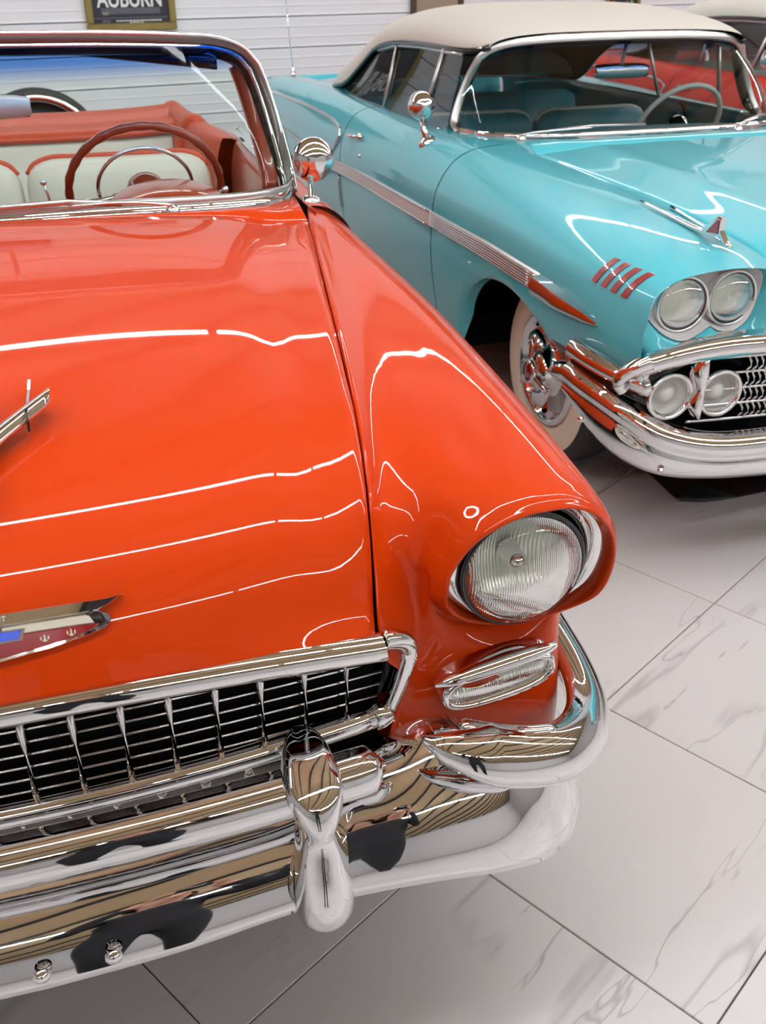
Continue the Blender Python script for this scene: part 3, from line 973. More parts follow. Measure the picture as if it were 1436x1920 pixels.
# ---- hood ornament: a swept-wing bird on the hood ridge
orn = empty('hood_ornament', (0, 0, 0)); orn.parent = car1
def hz(x, y):
    v = float(np.interp(y, cen_c[:, 0], np.arange(HN)))
    i = min(int(v), HN - 2)
    return hood_pt(x / seam_c[i][0], v)[2]
body_ = [(0, .30, .008), (0, .34, .016), (0, .40, .022), (0, .48, .024), (0, .56, .018), (0, .62, .008)]
MB().tube(cr(np.array([(x, y, hz(0, y) + .018 + .012 * (y < .4)) for x, y, r in body_]), 5), cr(np.array([[r] for _, _, r in body_]), 5)[:, 0], 16, flat=.8).build('bird_body', 'chrome', orn)
for sx in (1, -1):
    Gw = []
    for u in np.linspace(0, 1, 12):
        x = .01 + .088 * u
        yc = .435 + .115 * u
        z_ = hz(x, yc) + .022 + .004 * u
        ch = .030 - .008 * u
        th_ = .010
        ring_ = [(x - .012 * 0, yc - ch, z_), (x, yc - ch * .5, z_ + th_), (x, yc + ch * .2, z_ + th_ * 1.1), (x, yc + ch, z_ + .004), (x, yc + ch * .3, z_ - .006), (x, yc - ch * .6, z_ - .006)]
        Gw.append(cr(np.array(ring_), 3, True))
    MB().grid(Gw, cv=True, cap=True, flip=True).build('bird_wing', 'chrome', orn, sx=sx, angle=60)
    z0 = hz(.068, .5)
    MB().prism([(.475, z0 + .014), (.51, z0 + .012), (.60, z0 + .020), (.625, z0 + .026), (.625, z0 + .030), (.59, z0 + .0285), (.485, z0 + .038)], lambda a, b, d: (d, a, b), .066, .0695).build('wing_blade', 'chrome', orn, sx=sx, smooth=False)

# ---- cowl, windshield and its frame
BASE = cr(np.array([(0, 1.665, 1.080), (.24, 1.68, 1.078), (.48, 1.715, 1.069), (.62, 1.775, 1.061), (.705, 1.865, 1.052), (.742, 1.955, 1.050)]), 6)
TOP = cr(np.array([(0, 1.93, 1.452), (.26, 1.945, 1.448), (.47, 1.985, 1.438), (.57, 2.025, 1.427), (.637, 2.052, 1.402), (.676, 2.058, 1.362)]), 6)
PIL = cr(np.array([(.676, 2.058, 1.362), (.698, 2.05, 1.30), (.722, 2.025, 1.20), (.738, 1.99, 1.11), (.742, 1.955, 1.050)]), 5)
def both(half):     # centre-out half curve -> full curve
    q = half[::-1].copy(); q[:, 0] *= -1
    return np.concatenate([q[:-1], half])
bfull, tfull = both(BASE), both(TOP)
hr = np.array([hood_row(HN - 1)(t) for t in np.linspace(-1, 1, len(bfull))])
hr[:, 1] += .006
MB().grid([hr + (0, 0, -.03), hr, hr * .5 + bfull * .5 + (0, 0, .0), bfull + (0, -.004, -.004), bfull + (0, .03, -.02)]).build('cowl', 'orange', car1)
for sx in (1, -1):   # cowl corner between the hood seam and the door
    MB().grid([[(.740, 1.60, 1.0), (.748, 1.7, 1.046), (.745, 1.80, 1.047), (.745, 1.96, 1.047), (.745, 2.02, 1.046)],
               [(.742, 1.6, 1.0), (.7475, 1.7, 1.0), (.76, 1.80, 1.044), (.765, 1.96, 1.044), (.76, 2.02, 1.044)]]).build('cowl_corner', 'orange', car1, sx=sx)
wf = empty('windshield_frame', (0, 0, 0)); wf.parent = car1
G = [bfull + (0, -.016, -.004), bfull + (0, -.016, .006), bfull + (0, -.008, .016), bfull + (0, .004, .022), bfull + (0, .012, .016), bfull + (0, .014, .0)]
MB().grid(np.swapaxes(np.array(G), 0, 1)).build('base_molding', 'chrome', wf)
G = [bfull + (0, .0, .018), bfull + (0, -.004, .030), bfull + (0, .008, .034), bfull + (0, .014, .02)]
MB().grid(np.swapaxes(np.array(G), 0, 1)).build('base_gasket', 'satin', wf)
loop = np.concatenate([both(TOP)])
per = np.concatenate([PIL[::-1] * (-1, 1, 1), both(TOP)[1:-1], PIL])   # up the left pillar, across the header, down the right pillar
# outward direction in the plane of the frame
Tn = np.gradient(per, axis=0); Tn /= np.linalg.norm(Tn, axis=1)[:, None]
fwd_ = np.array([0, -1., .12]); fwd_ /= np.linalg.norm(fwd_)
outw = np.cross(Tn, np.tile(fwd_, (len(per), 1))); outw /= np.linalg.norm(outw, axis=1)[:, None]
if outw[len(per) // 2][2] < 0: outw = -outw
def frame_strip(offs, nm, mm):
    return MB().grid(np.stack([per + outw * o + fwd_ * f for o, f in offs], 1)).build(nm, mm, wf, angle=50)
MB().tube(per + outw * .008 + fwd_ * .010, .0065, 8).build('outer_molding', 'chrome', wf)
frame_strip([(.012, .0), (.008, .013), (-.004, .015), (-.014, .012), (-.018, .004)], 'header_panel', 'brown_trim')
MB().tube(per + outw * -.019 + fwd_ * .008, .0062, 8).build('inner_molding', 'chrome', wf)
frame_strip([(-.022, .006), (-.034, .002), (-.040, -.008), (-.040, -.05), (-.005, -.06), (.014, -.05), (.014, -.0)], 'inner_frame', 'blackpaint')
for sx in (1, -1):
    MB().tube(PIL * (1, 1, 1) + (-.045, .035, 0), list(np.linspace(.024, .034, len(PIL))), 12).build('inner_post', 'wheel_plastic', wf, sx=sx)
# the pane
vs = np.linspace(0, 1, 9)
pane = []
for b_, t_ in zip(bfull, tfull):
    pane.append([b_ * (1 - v) + t_ * v + (0.03 * math.sin(math.pi * v) * np.sign(b_[0]) * min(1, abs(b_[0]) / .6) ** 3, -.004 * math.sin(math.pi * v), .0) for v in vs])
MB().grid(np.array(pane) + (0, .003, .006)).build('windshield_glass', 'wind1', car1)
# sun visor, inside mirror
for sx in (1, -1):
    vis = []
    for x in np.linspace(.22, .565, 9):
        zb_ = 1.402 - .042 * (x - .22) / .345
        zt_ = 1.418 - .012 * ((x - .22) / .345) ** 2
        vis.append([(x, 2.02, zt_), (x, 2.0, zt_ - .004), (x, 1.992, zb_ + .006), (x, 1.998, zb_), (x, 2.01, zb_ + .003), (x, 2.03, zt_ - .006)])
    MB().grid(cr(np.array(vis), 2), cv=True, cap=True).build('sun_visor', 'blackpaint', car1, sx=sx)
rm = empty('rear_view_mirror', (0, 0, 0)); rm.parent = car1
MB().grid(cr(np.array([[(x - .03, 2.06, 1.282 + dz * 1.0), (x - .03, 2.045, 1.282 + dz * .8), (x - .03, 2.045, 1.282 - dz * .8), (x - .03, 2.06, 1.282 - dz)] for x, dz in ((-.115, .005), (-.105, .024), (0, .03), (.105, .024), (.115, .005))]), 4), cap=False).build('mirror_back', 'silver', rm)
MB().box(-.14, .08, 2.058, 2.064, 1.256, 1.308, bev=.004).build('mirror_glass', 'chrome', rm, smooth=False)
MB().tube([(-.03, 2.055, 1.29), (-.02, 2.045, 1.38), (-.02, 2.03, 1.43)], .008, 8).build('mirror_stalk', 'chrome', rm)
# wipers
def wiper(px, py, pz, ex, ey, ez):
    w_ = empty('wiper', (0, 0, 0)); w_.parent = car1
    MB().lathe([(.018, 0), (.018, .008), (.012, .018), (0, .022)], (px, py, pz - .012), (0, -.25, 1), 20).build('wiper_pivot', 'chrome', w_)
    p, e = np.array([px, py, pz]), np.array([ex, ey, ez])
    mid_ = p * .55 + e * .45 + (0, -.012, .012)
    MB().tube(cr(np.array([p + (0, -.005, .008), p * .8 + e * .2 + (0, -.012, .018), mid_]), 6), np.linspace(.009, .004, 13), 10, flat=.6).build('wiper_arm', 'chrome', w_)
    q = p * .78 + e * .22
    MB().tube([q + (0, -.002, .012), mid_ + (0, .006, .008), e], .0045, 8, flat=1.6).build('wiper_blade', 'satin', w_)
wiper(.385, 1.655, 1.092, -.15, 1.655, 1.112)
wiper(-.30, 1.655, 1.092, -.66, 1.775, 1.085)

# ---- interior
MB().box(-.78, .78, 1.75, 3.75, .34, .40).build('cabin_floor', 'carpet', car1, smooth=False)
dash = []
for x in np.linspace(-.72, .72, 41):
    yb = np.interp(abs(x), BASE[:, 0], BASE[:, 1]) + .02
    zb_ = np.interp(abs(x), BASE[:, 0], BASE[:, 2]) - .012
    dash.append([(x, yb, zb_), (x, (yb + 1.96) / 2, zb_ - .006), (x, 1.955, zb_ - .018), (x, 1.985, zb_ - .04), (x, 1.985, zb_ - .09), (x, 1.96, .86), (x, 1.93, .70)])
MB().grid(dash).build('dashboard', 'dash_red', car1)
Gd = []
for y, s_ in ((1.80, .02), (1.83, .75), (1.88, .95), (1.95, 1.0), (1.99, .98), (2.0, .9)):
    Gd.append([(.40 + .155 * s_ * math.cos(a), y, 1.035 + .062 * s_ * math.sin(a)) for a in np.linspace(0, math.pi, 21)])
MB().grid(cr(np.array(Gd), 3), flip=True).build('instrument_hood', 'dash_red', car1)
MB().tube([(.10, 1.99, 1.03), (.093, 1.985, 1.075), (.088, 1.98, 1.10)], .0035, 8).lathe([(0, -.008), (.008, -.004), (.009, .003), (.006, .008), (0, .009)], (.087, 1.98, 1.105), (0, 0, 1), 12).build('mirror_knob', 'chrome', car1)

sw = empty('steering_wheel', (.352, 2.06, 1.055)); sw.parent = car1
e_ = R(28)
nx = np.array([0, math.cos(e_), math.sin(e_)]); uy = np.array([0, -math.sin(e_), math.cos(e_)]); ux = np.array([1., 0, 0])
cir = lambda r, a, d=0: ux * r * math.cos(a) + uy * r * math.sin(a) + nx * d
rim = np.array([cir(.205, 2 * math.pi * k / 96) for k in range(96)])
MB().tube(rim, [.0115 + .0012 * math.cos(24 * 2 * math.pi * k / 96) for k in range(96)], 12, closed=True).build('rim', 'wheel_plastic', sw)
MB().tube([cir(.128, a, .012) for a in np.linspace(R(-12), R(192), 48)], .0055, 8).build('horn_ring', 'chrome', sw)
MB().lathe([(.0, .03), (.03, .028), (.05, .015), (.055, -.01), (.045, -.04), (.04, -.10)], (0, 0, 0), nx, 28).build('hub', 'wheel_plastic', sw)
for a in (R(-8), R(188)):
    MB().tube([cir(.04, a, 0), cir(.12, a, -.012), cir(.20, a, 0)], [.012, .009, .008], 10).build('spoke', 'chrome', sw)
MB().tube([-nx * .05, -nx * .5], .022, 14).build('column', 'wheel_plastic', sw)
MB().tube([-nx * .10 + ux * .03, -nx * .09 + ux * .12 + uy * .02, -nx * .08 + ux * .2 + uy * .05], .004, 8).lathe([(0, -.01), (.009, -.005), (.009, .006), (0, .011)], -nx * .08 + ux * .205 + uy * .052, ux, 12).build('shift_lever', 'chrome', sw)

def seat_back(name, x0, x1, y, z0, z1, th, mats, parent):
    s_ = empty(name, (0, 0, 0)); s_.parent = parent
    xs_ = [x0, x0 + .008, x0 + .035, x0 + .09] + list(np.linspace(x0 + .16, x1 - .16, 6)) + [x1 - .09, x1 - .035, x1 - .008, x1]
    Gs = []
    for x in xs_:
        e = min((x - x0), (x1 - x)); k = min(1, e / .09); k = math.sqrt(max(0, 1 - (1 - k) ** 2))
        zt_ = z1 - .085 * (1 - k); t = th * (.45 + .55 * k)
        Gs.append([(x, y - t * .5 - .04, z0), (x, y - t * .55, (z0 + zt_) / 2), (x, y - t * .45 + .03, zt_ - .05), (x, y - t * .2 + .04, zt_ - .008), (x, y + .05, zt_), (x, y + t * .3 + .05, zt_ - .02), (x, y + t * .5 + .06, zt_ - .12), (x, y + t * .5 + .05, z0)])
    MB().grid(cr(np.swapaxes(cr(np.swapaxes(np.array(Gs), 0, 1), 3), 0, 1), 2), cap=True).build('backrest', mats[0], s_)
    pp_ = []
    for x in xs_[1:-1]:
        e = min((x - x0), (x1 - x)); k = min(1, e / .09); k = math.sqrt(max(0, 1 - (1 - k) ** 2))
        pp_.append((x, y + .045, z1 - .085 * (1 - k) + .002))
    MB().tube(cr(np.array(pp_), 3), .014, 10, flat=.7).build('top_band', mats[1], s_)
    return s_
for sx in (1, -1):
    a, b_ = (.0, .625) if sx > 0 else (-.625, -.0)
    st_ = seat_back('front_seat', a + .008, b_ - .008, 2.73, .45, 1.032, .13, ('vinyl_white', 'vinyl_red'), car1)
MB().box(-.63, .63, 2.15, 2.72, .40, .62, bev=.05).build('seat_cushion', 'vinyl_white', car1)
rs = empty('rear_seat', (0, 0, 0)); rs.parent = car1
MB().grid(cr(np.array([[(x, 3.36, .5), (x, 3.42, .75), (x, 3.49, .95), (x, 3.53, 1.015), (x, 3.62, 1.02)] for x in np.linspace(-.60, .60, 13)]), 2)).build('backrest', 'vinyl_white', rs)
MB().box(-.62, .62, 3.0, 3.45, .40, .62, bev=.05).build('cushion', 'vinyl_white', rs)
# folded-top boot: padded roll across, side wings down to the doors
bt = empty('convertible_boot', (0, 0, 0)); bt.parent = car1
Gb = []
for x in np.linspace(-.60, .60, 25):
    dz = .02 * (abs(x) / .6) ** 3
    Gb.append([(x, 3.49, .970 + dz), (x, 3.475, .985 + dz), (x, 3.50, 1.010 + dz), (x, 3.55, 1.018 + dz), (x, 3.60, 1.020 + dz), (x, 3.66, 1.044 + dz), (x, 3.74, 1.050 + dz), (x, 3.85, 1.02), (x, 3.95, .95)])
MB().grid(cr(np.swapaxes(cr(np.swapaxes(np.array(Gb), 0, 1), 4), 0, 1), 1)).build('boot_panel', 'vinyl_red', bt)
for sx in (1, -1):
    sec = []
    for y, xi, zi, xo, zo, zc_ in ((3.95, .50, .97, .66, .97, .98), (3.76, .535, 1.05, .68, .99, 1.075), (3.62, .55, 1.03, .70, 1.0, 1.068), (3.45, .565, .99, .722, 1.01, 1.062), (3.25, .585, .97, .742, 1.02, 1.055), (3.05, .615, .96, .758, 1.032, 1.048), (2.93, .655, .95, .765, 1.035, 1.044)):
        xm = (xi + xo) / 2
        sec.append([(xi, y, .55), (xi, y - .01, zi - .15), (xi + .005, y, zi - .03), (xi + .03, y, zc_ - .012), (xm, y, zc_), (xo - .03, y, (zc_ + zo) / 2), (xo, y, zo - .01)])
    MB().grid(cr(np.swapaxes(cr(np.swapaxes(np.array(sec), 0, 1), 4), 0, 1), 4)).build('boot_wing', 'vinyl_red', bt, sx=sx)
    fold = cr(np.array([(.60, 3.36, .70), (.59, 3.34, .88), (.595, 3.33, .99), (.625, 3.32, 1.05), (.655, 3.30, 1.045), (.69, 3.28, .98)]), 5)
    MB().tube(fold, .028, 12).build('boot_fold', 'vinyl_red', bt, sx=sx)
# inner door skins, sills and chrome on top of the doors
for sx in (1, -1):
    MB().grid(cr(np.array([[(.70 + .0, y, .42), (.705, y, .7), (.712, y, .95), (.725, y, 1.02), (.735, y, 1.036), (.747, y, 1.043)] for y in (2.02, 2.3, 2.6, 2.9)]), 3)).build('door_lining', 'dash_red', car1, sx=sx)
    MB().tube([(.752, y, 1.047) for y in np.linspace(2.06, 2.86, 10)], .016, 10, flat=.6).build('door_top_molding', 'chrome', car1, sx=sx)
    MB().grid(cr(np.array([[(.745, y, 1.045), (.755, y, 1.064), (.775, y, 1.066), (.785, y, 1.046)] for y in (2.62, 2.75, 2.92, 3.05)]), 3), cap=True).build('quarter_molding', 'chrome', car1, sx=sx)
    MB().lathe([(.012, 0), (.012, .02), (.006, .03), (.006, .05), (.012, .055), (0, .06)], (.705, 2.42, .80), (-1, 0, 0), 12).build('window_crank', 'chrome', car1, sx=sx)
# round door mirror on its stalk
dm = empty('side_mirror', (0, 0, 0)); dm.parent = car1
mp_ = np.array([.772, 1.86, 1.045])
mc_ = np.array([.790, 1.90, 1.142])
MB().lathe([(.028, -.004), (.028, .004), (.018, .012), (0, .014)], mp_ - (0, 0, .002), (.1, 0, 1), 20).build('mirror_foot', 'chrome', dm)
MB().tube(cr(np.array([mp_, mp_ + (.004, .012, .05), mc_ + (0, -.03, .0)]), 6), np.linspace(.009, .006, 13), 10).build('mirror_stalk', 'chrome', dm)
MB().lathe([(.0, .042), (.022, .040), (.045, .030), (.056, .012), (.058, .0), (.055, -.006), (.05, -.004), (0, -.004)], mc_, (.06, -1, .05), 36).build('mirror_head', 'chrome', dm)

# ================================================================== the turquoise convertible
car2 = empty('vintage_convertible', (1.6135, 2.6611, 0), R(18))
car2['label'] = 'turquoise vintage convertible with a raised cream canvas top and whitewall wheels'
car2['category'] = 'car'

# sections of the body side, hood seam outwards and down: (Y, eight (x, z) points)
SEC = [
    (.115, [(.532, .885), (.64, .902), (.76, .902), (.86, .884), (.915, .845), (.932, .77), (.93, .68), (.905, .60)]),
    (.30, [(.542, .918), (.64, .930), (.77, .926), (.88, .897), (.94, .84), (.957, .75), (.95, .66), (.92, .56)]),
    (.60, [(.567, .944), (.66, .952), (.78, .946), (.885, .914), (.95, .845), (.970, .75), (.965, .66), (.945, .56)]),
    (1.10, [(.628, .971), (.71, .974), (.80, .966), (.895, .927), (.958, .85), (.978, .75), (.975, .6), (.945, .33)]),
    (1.60, [(.705, .988), (.76, .984), (.83, .974), (.905, .934), (.963, .85), (.984, .75), (.982, .55), (.94, .28)]),
    (1.95, [(.768, .980), (.80, .980), (.85, .970), (.912, .934), (.966, .85), (.986, .75), (.985, .55), (.94, .27)]),
    (2.50, [(.768, .972), (.80, .974), (.85, .965), (.915, .930), (.968, .85), (.988, .75), (.988, .55), (.94, .27)]),
    (3.00, [(.768, .965), (.805, .970), (.86, .962), (.92, .928), (.970, .85), (.990, .75), (.99, .55), (.94, .27)]),
    (3.40, [(.75, .958), (.81, .968), (.87, .962), (.93, .925), (.975, .85), (.990, .75), (.99, .55), (.94, .28)]),
    (4.00, [(.68, .945), (.79, .958), (.87, .955), (.94, .915), (.975, .85), (.985, .74), (.985, .55), (.93, .30)]),
    (4.70, [(.62, .90), (.76, .93), (.86, .935), (.93, .90), (.96, .84), (.97, .73), (.96, .55), (.91, .33)]),
    (5.15, [(.58, .84), (.70, .87), (.80, .88), (.87, .86), (.90, .81), (.91, .72), (.90, .56), (.86, .38)]),
]
secY = np.array([s[0] for s in SEC])
secP = np.array([[(x, s[0], z) for x, z in s[1]] for s in SEC])
fineP = np.swapaxes(cr(np.swapaxes(cr(secP, 10), 0, 1), 5), 0, 1)    # (Y rows, profile, 3)
def body2(y):
    ys_ = fineP[:, 0, 1]
    i = int(np.clip(np.searchsorted(ys_, y) - 1, 0, len(ys_) - 2))
    w = (y - ys_[i]) / (ys_[i + 1] - ys_[i])
    return fineP[i] * (1 - w) + fineP[i + 1] * w
def lower_limit(y):
    z = -1
    for yc, rr_ in ((.905, .415), (3.93, .40)):
        d = abs(y - yc)
        if d < rr_: z = max(z, .33 + math.sqrt(rr_ ** 2 - d * d) * (.80 if yc < 2 else .62))
    if y < .60: z = max(z, .575)
    return z
def panel2(y0, y1, n, nm, mm, sx, parent, lo=0, hi=99, inset=0):
    G = []
    for y in np.linspace(y0, y1, n):
        row = body2(y).copy()
        zl = lower_limit(y)
        zprev = row[:, 2].copy()
        if zl > 0:
            k = np.where(row[:, 2] < zl)[0]
            k = k[k > 10]
            if len(k):
                xx = np.interp(-zl, -row[18:, 2], row[18:, 0])
                row[k, 2] = zl
                row[k, 0] = xx
                m_ = len(k)
                row[k, 0] -= np.linspace(0, .05, m_)
        G.append(row)
    return MB().grid(G).build(nm, mm, parent, sx=sx)
def surf2(y, z, d=0.):
    """point of the body side at height z (right half), d proud of the paint"""
    row = body2(y)
    x = np.interp(-z, -row[12:, 2], row[12:, 0])
    return np.array((x + d, y, z))

def build_turquoise(c2, paint='teal'):
    for sx in (1, -1):
        panel2(.115, 1.575, 60, 'front_fender', paint, sx, c2)
        panel2(1.583, 2.86, 30, 'door', paint, sx, c2)
        panel2(2.868, 5.15, 60, 'quarter_panel', paint, sx, c2)
    # dark shut lines behind the panel gaps
    b = MB()
    b.box(-.50, .50, .16, 1.5, .30, .70)
    b.box(-.62, .62, .5, 1.5, .30, .60)
    b.box(-.90, .90, 1.45, 3.45, .24, .36)
    b.box(-.62, .62, 3.45, 5.0, .26, .60)
    b.build('underbody', 'dark', c2, smooth=False)
    for sx in (1, -1):
        for yy in (1.579, 2.864):
            row = body2(yy)
            MB().grid([[(p[0] - .004, yy - .012, p[2] - .003) for p in row], [(p[0] - .004, yy + .012, p[2] - .003) for p in row]], flip=True).build('door_jamb', 'dark', c2, sx=sx)
        MB().grid([[(.955, y, .735), (.62, y, .745)] for y in (.45, .9, 1.4)]).build('inner_arch', 'dark', c2, sx=sx)
        MB().grid([[(.62, y, .25), (.62, y, .74)] for y in (.35, 1.45)]).build('inner_arch_side', 'dark', c2, sx=sx)
    # hood
    S2 = np.array([(.528, .088, .715), (.530, .090, .80), (.532, .105, .865), (.538, .2, .903), (.546, .35, .925), (.565, .6, .945), (.60, .9, .963), (.64, 1.2, .976), (.662, 1.37, .981)])
    C2 = np.array([(.0, .715), (.0, .80), (.03, .87), (.12, .918), (.28, .948), (.58, .972), (.9, .99), (1.2, 1.0), (1.37, 1.004)])
    s_, c_ = cr(S2, 6), cr(C2, 6)
    G = []
    for s, c in zip(s_, c_):
        row = []
        for t in np.linspace(-1, 1, 49):
            a = abs(t); q = a ** 2.4
            rid = .006 * math.exp(-((a - .62) / .10) ** 2)
            row.append((t * (s[0] - .003), c[0] + (s[1] - c[0]) * q, c[1] + (s[2] - c[1]) * q + rid))
        G.append([(row[0][0], row[0][1] + .01, row[0][2] - .03)] + row + [(row[-1][0], row[-1][1] + .01, row[-1][2] - .03)])
    MB().grid(G).build('hood', paint, c2)
    # cowl and windshield
    B2 = cr(np.array([(0, 1.56, 1.006), (.28, 1.58, 1.004), (.52, 1.65, .997), (.67, 1.78, .988), (.735, 1.95, .985)]), 6)
    T2 = cr(np.array([(0, 1.915, 1.322), (.28, 1.93, 1.318), (.47, 1.965, 1.306), (.57, 2.0, 1.284), (.625, 2.02, 1.250)]), 6)
    P2 = cr(np.array([(.625, 2.02, 1.250), (.665, 2.035, 1.17), (.705, 2.03, 1.08), (.735, 2.0, 1.01), (.735, 1.95, .985)]), 5)
    bf, tf = both(B2), both(T2)
    hr2 = np.array(G[-1][1:-1]); hr2 = hr2[np.linspace(0, len(hr2) - 1, len(bf)).round().astype(int)] + (0, .006, 0)
    MB().grid([hr2 + (0, 0, -.03), hr2, hr2 * .5 + bf * .5 + (0, 0, .001), bf + (0, 0, -.004), bf + (0, .03, -.02)]).build('cowl', paint, c2)
    for sx in (1, -1):
        ed = [body2(y)[0] for y in (1.2, 1.37, 1.5, 1.65, 1.8, 1.95, 2.05)]
        inn = [(.64, 1.2, .974), (.66, 1.37, .981), (.60, 1.55, .990), (.60, 1.70, .992), (.68, 1.79, .986), (.735, 1.95, .983), (.74, 2.05, .980)]
        MB().grid([[i_ for i_ in inn], [tuple(e) for e in ed]]).build('cowl_corner', paint, c2, sx=sx)
    w2 = empty('windshield_frame', (0, 0, 0)); w2.parent = c2
    MB().grid(np.swapaxes(np.array([bf + (0, -.012, -.003), bf + (0, -.012, .006), bf + (0, -.004, .014), bf + (0, .008, .012), bf + (0, .012, .0)]), 0, 1)).build('base_molding', 'chrome', w2)
    pr = np.concatenate([P2[::-1] * (-1, 1, 1), tf[1:-1], P2])
    Tn = np.gradient(pr, axis=0); Tn /= np.linalg.norm(Tn, axis=1)[:, None]
    f_ = np.array([0, -1., .12]); f_ /= np.linalg.norm(f_)
    ow = np.cross(Tn, np.tile(f_, (len(pr), 1))); ow /= np.linalg.norm(ow, axis=1)[:, None]
    if ow[len(pr) // 2][2] < 0: ow = -ow
    fs_ = lambda offs, nm, mm: MB().grid(np.stack([pr + ow * o + f_ * f for o, f in offs], 1)).build(nm, mm, w2, angle=50)
    fs_([(.018, -.004), (.018, .010), (.006, .016), (-.008, .014), (-.012, .004)], 'frame_molding', 'satin')
    fs_([(-.010, .006), (-.022, .004), (-.026, -.01), (-.022, -.04), (.01, -.04)], 'inner_frame', 'blackpaint')
    wn2 = tf[1:-1]
    MB().tube(wn2 + (0, -.004, .014), .008, 8).build('header_molding', 'chrome', w2)
    pn = []
    for b_, t_ in zip(bf, tf):
        pn.append([b_ * (1 - v) + t_ * v + (.03 * math.sin(math.pi * v) * np.sign(b_[0]) * min(1, abs(b_[0]) / .6) ** 3, -.03 * math.sin(math.pi * v) * (1 - min(1, abs(b_[0]) / .72) ** 3), 0) for v in np.linspace(0, 1, 9)])
    MB().grid(np.array(pn) + (0, .003, .004)).build('windshield_glass', 'wind2', c2)
    # convertible top
    RC = [  # Y, centre z, half width, side z
        (1.945, 1.345, .600, 1.292), (2.02, 1.375, .640, 1.275), (2.2, 1.402, .672, 1.270), (2.55, 1.422, .690, 1.268), (2.9, 1.412, .690, 1.250),
        (3.2, 1.372, .690, 1.205), (3.42, 1.320, .700, 1.110), (3.62, 1.235, .735, 1.00), (3.82, 1.12, .745, .965), (3.98, 1.0, .70, .955), (4.02, .965, .68, .945)]
    rows = []
    for y, zc, hw, zs_ in RC:
        row = []
        for t in np.linspace(-1, 1, 33):
            a = abs(t)
            x = hw * math.copysign(math.sin(min(1, a) * math.pi / 2) ** .9, t) if t else 0
            q = 1 - math.cos(a * math.pi / 2)
            row.append((x, y + .035 * (a ** 3) * (y < 2.1), zc + (zs_ - zc) * (q ** 1.6)))
        rows.append(row)
    Gt = cr(np.array(rows), 5)
    top_ = empty('convertible_top', (0, 0, 0)); top_.parent = c2
    MB().grid(Gt).build('canvas', 'canvas', top_)
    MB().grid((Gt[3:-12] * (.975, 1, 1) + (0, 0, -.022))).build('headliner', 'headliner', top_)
    for sx in (1, -1):
        ed = Gt[:, 16 + 16]
        MB().tube(np.array([(p[0], p[1], p[2]) for p in ed[::2]]), .012, 8).build('side_rail', 'blackpaint', top_, sx=sx)
    MB().tube(np.array([(x, 4.02 - .03 * (abs(x) / .68) ** 2, .968 - .02 * (abs(x) / .68) ** 2) for x in np.linspace(-.69, .69, 13)]), .009, 8).build('rear_molding', 'chrome', top_)
    # side windows: vent pane, door pane, quarter pane with bright frames
    for sx in (1, -1):
        sw_ = empty('side_window', (0, 0, 0)); sw_.parent = c2
        def wpt(y, v):
            zt_ = np.interp(y, [2.0, 2.55, 2.9, 3.2, 3.42], [1.268, 1.262, 1.245, 1.20, 1.10])
            zb_ = .972 - .012 * (y - 2.0)
            return (.762 - .085 * v - .0 * y, y, zb_ + (zt_ - zb_) * v)
        def lean(y0, y1, v): return y0 + (y1 - y0) * v
        panes = (('vent_pane', (2.02, 2.06), (2.30, 2.26)), ('door_pane', (2.32, 2.28), (2.84, 2.88)), ('quarter_pane', (2.86, 2.90), (3.50, 3.25)))
        for nm, (a0, a1), (b0, b1) in panes:
            G2 = [[wpt(lean(lean(a0, b0, u), lean(a1, b1, u), v), v) for v in np.linspace(0, 1, 5)] for u in np.linspace(0, 1, 7)]
            MB().grid(G2).build(nm, 'side_glass', sw_, sx=sx)
        for y0, y1, r_ in ((2.31, 2.27, .010), (2.85, 2.89, .009)):
            MB().tube([np.array(wpt(lean(y0, y1, v), v)) + (.006, 0, 0) for v in (0, .5, 1)], r_, 8).build('window_post', 'satin', sw_, sx=sx)
        MB().tube([np.array(wpt(y, .02)) + (.006, 0, -.006) for y in np.linspace(2.02, 3.45, 12)], .007, 8).build('belt_molding', 'chrome', sw_, sx=sx)
        MB().tube([np.array(wpt(y, .97)) + (.004, 0, 0) for y in np.linspace(2.08, 3.2, 10)], .007, 8).build('upper_frame', 'satin', sw_, sx=sx)
    # grille and lamps ------------------------------------------------------------
    g2 = empty('grille', (0, 0, 0)); g2.parent = c2
    gx = np.linspace(-.93, .93, 61)
    yf = lambda x: .055 + .075 * (abs(x) / .93) ** 2.6           # plan curve of the front
    # chrome eyebrow over the grille, sweeping down at the ends
    br = [(x, yf(x) + .0, .688 - .055 * max(0, (abs(x) - .62) / .33) ** 2) for x in np.linspace(-.92, .92, 61)]
    MB().grid(sweep(br, [(-.035, .040), (-.010, .038), (.012, .026), (.020, .004), (.014, -.016), (-.004, -.024), (-.03, -.022)]), flip=False).build('grille_header', 'chrome', g2)
    MB().grid([[(x, yf(x) + .12, .40), (x, yf(x) + .12, .69)] for x in gx]).build('grille_back', 'dark', g2)
    for k in range(5):
        zz = .462 + k * .047
        MB().tube([(x, yf(x) + .035, zz) for x in gx[6:-6]], .0055, 8, flat=.8).build('grille_bar', 'chrome', g2)
    for sx in (1, -1):
        he = cr(np.array([(.900, .118, .668), (.930, .124, .655), (.955, .140, .632), (.965, .155, .602), (.950, .150, .575)]), 5)
        MB().tube(he, np.linspace(.026, .016, len(he)), 14).build('header_end', 'chrome', g2, sx=sx)
    scal = MB()
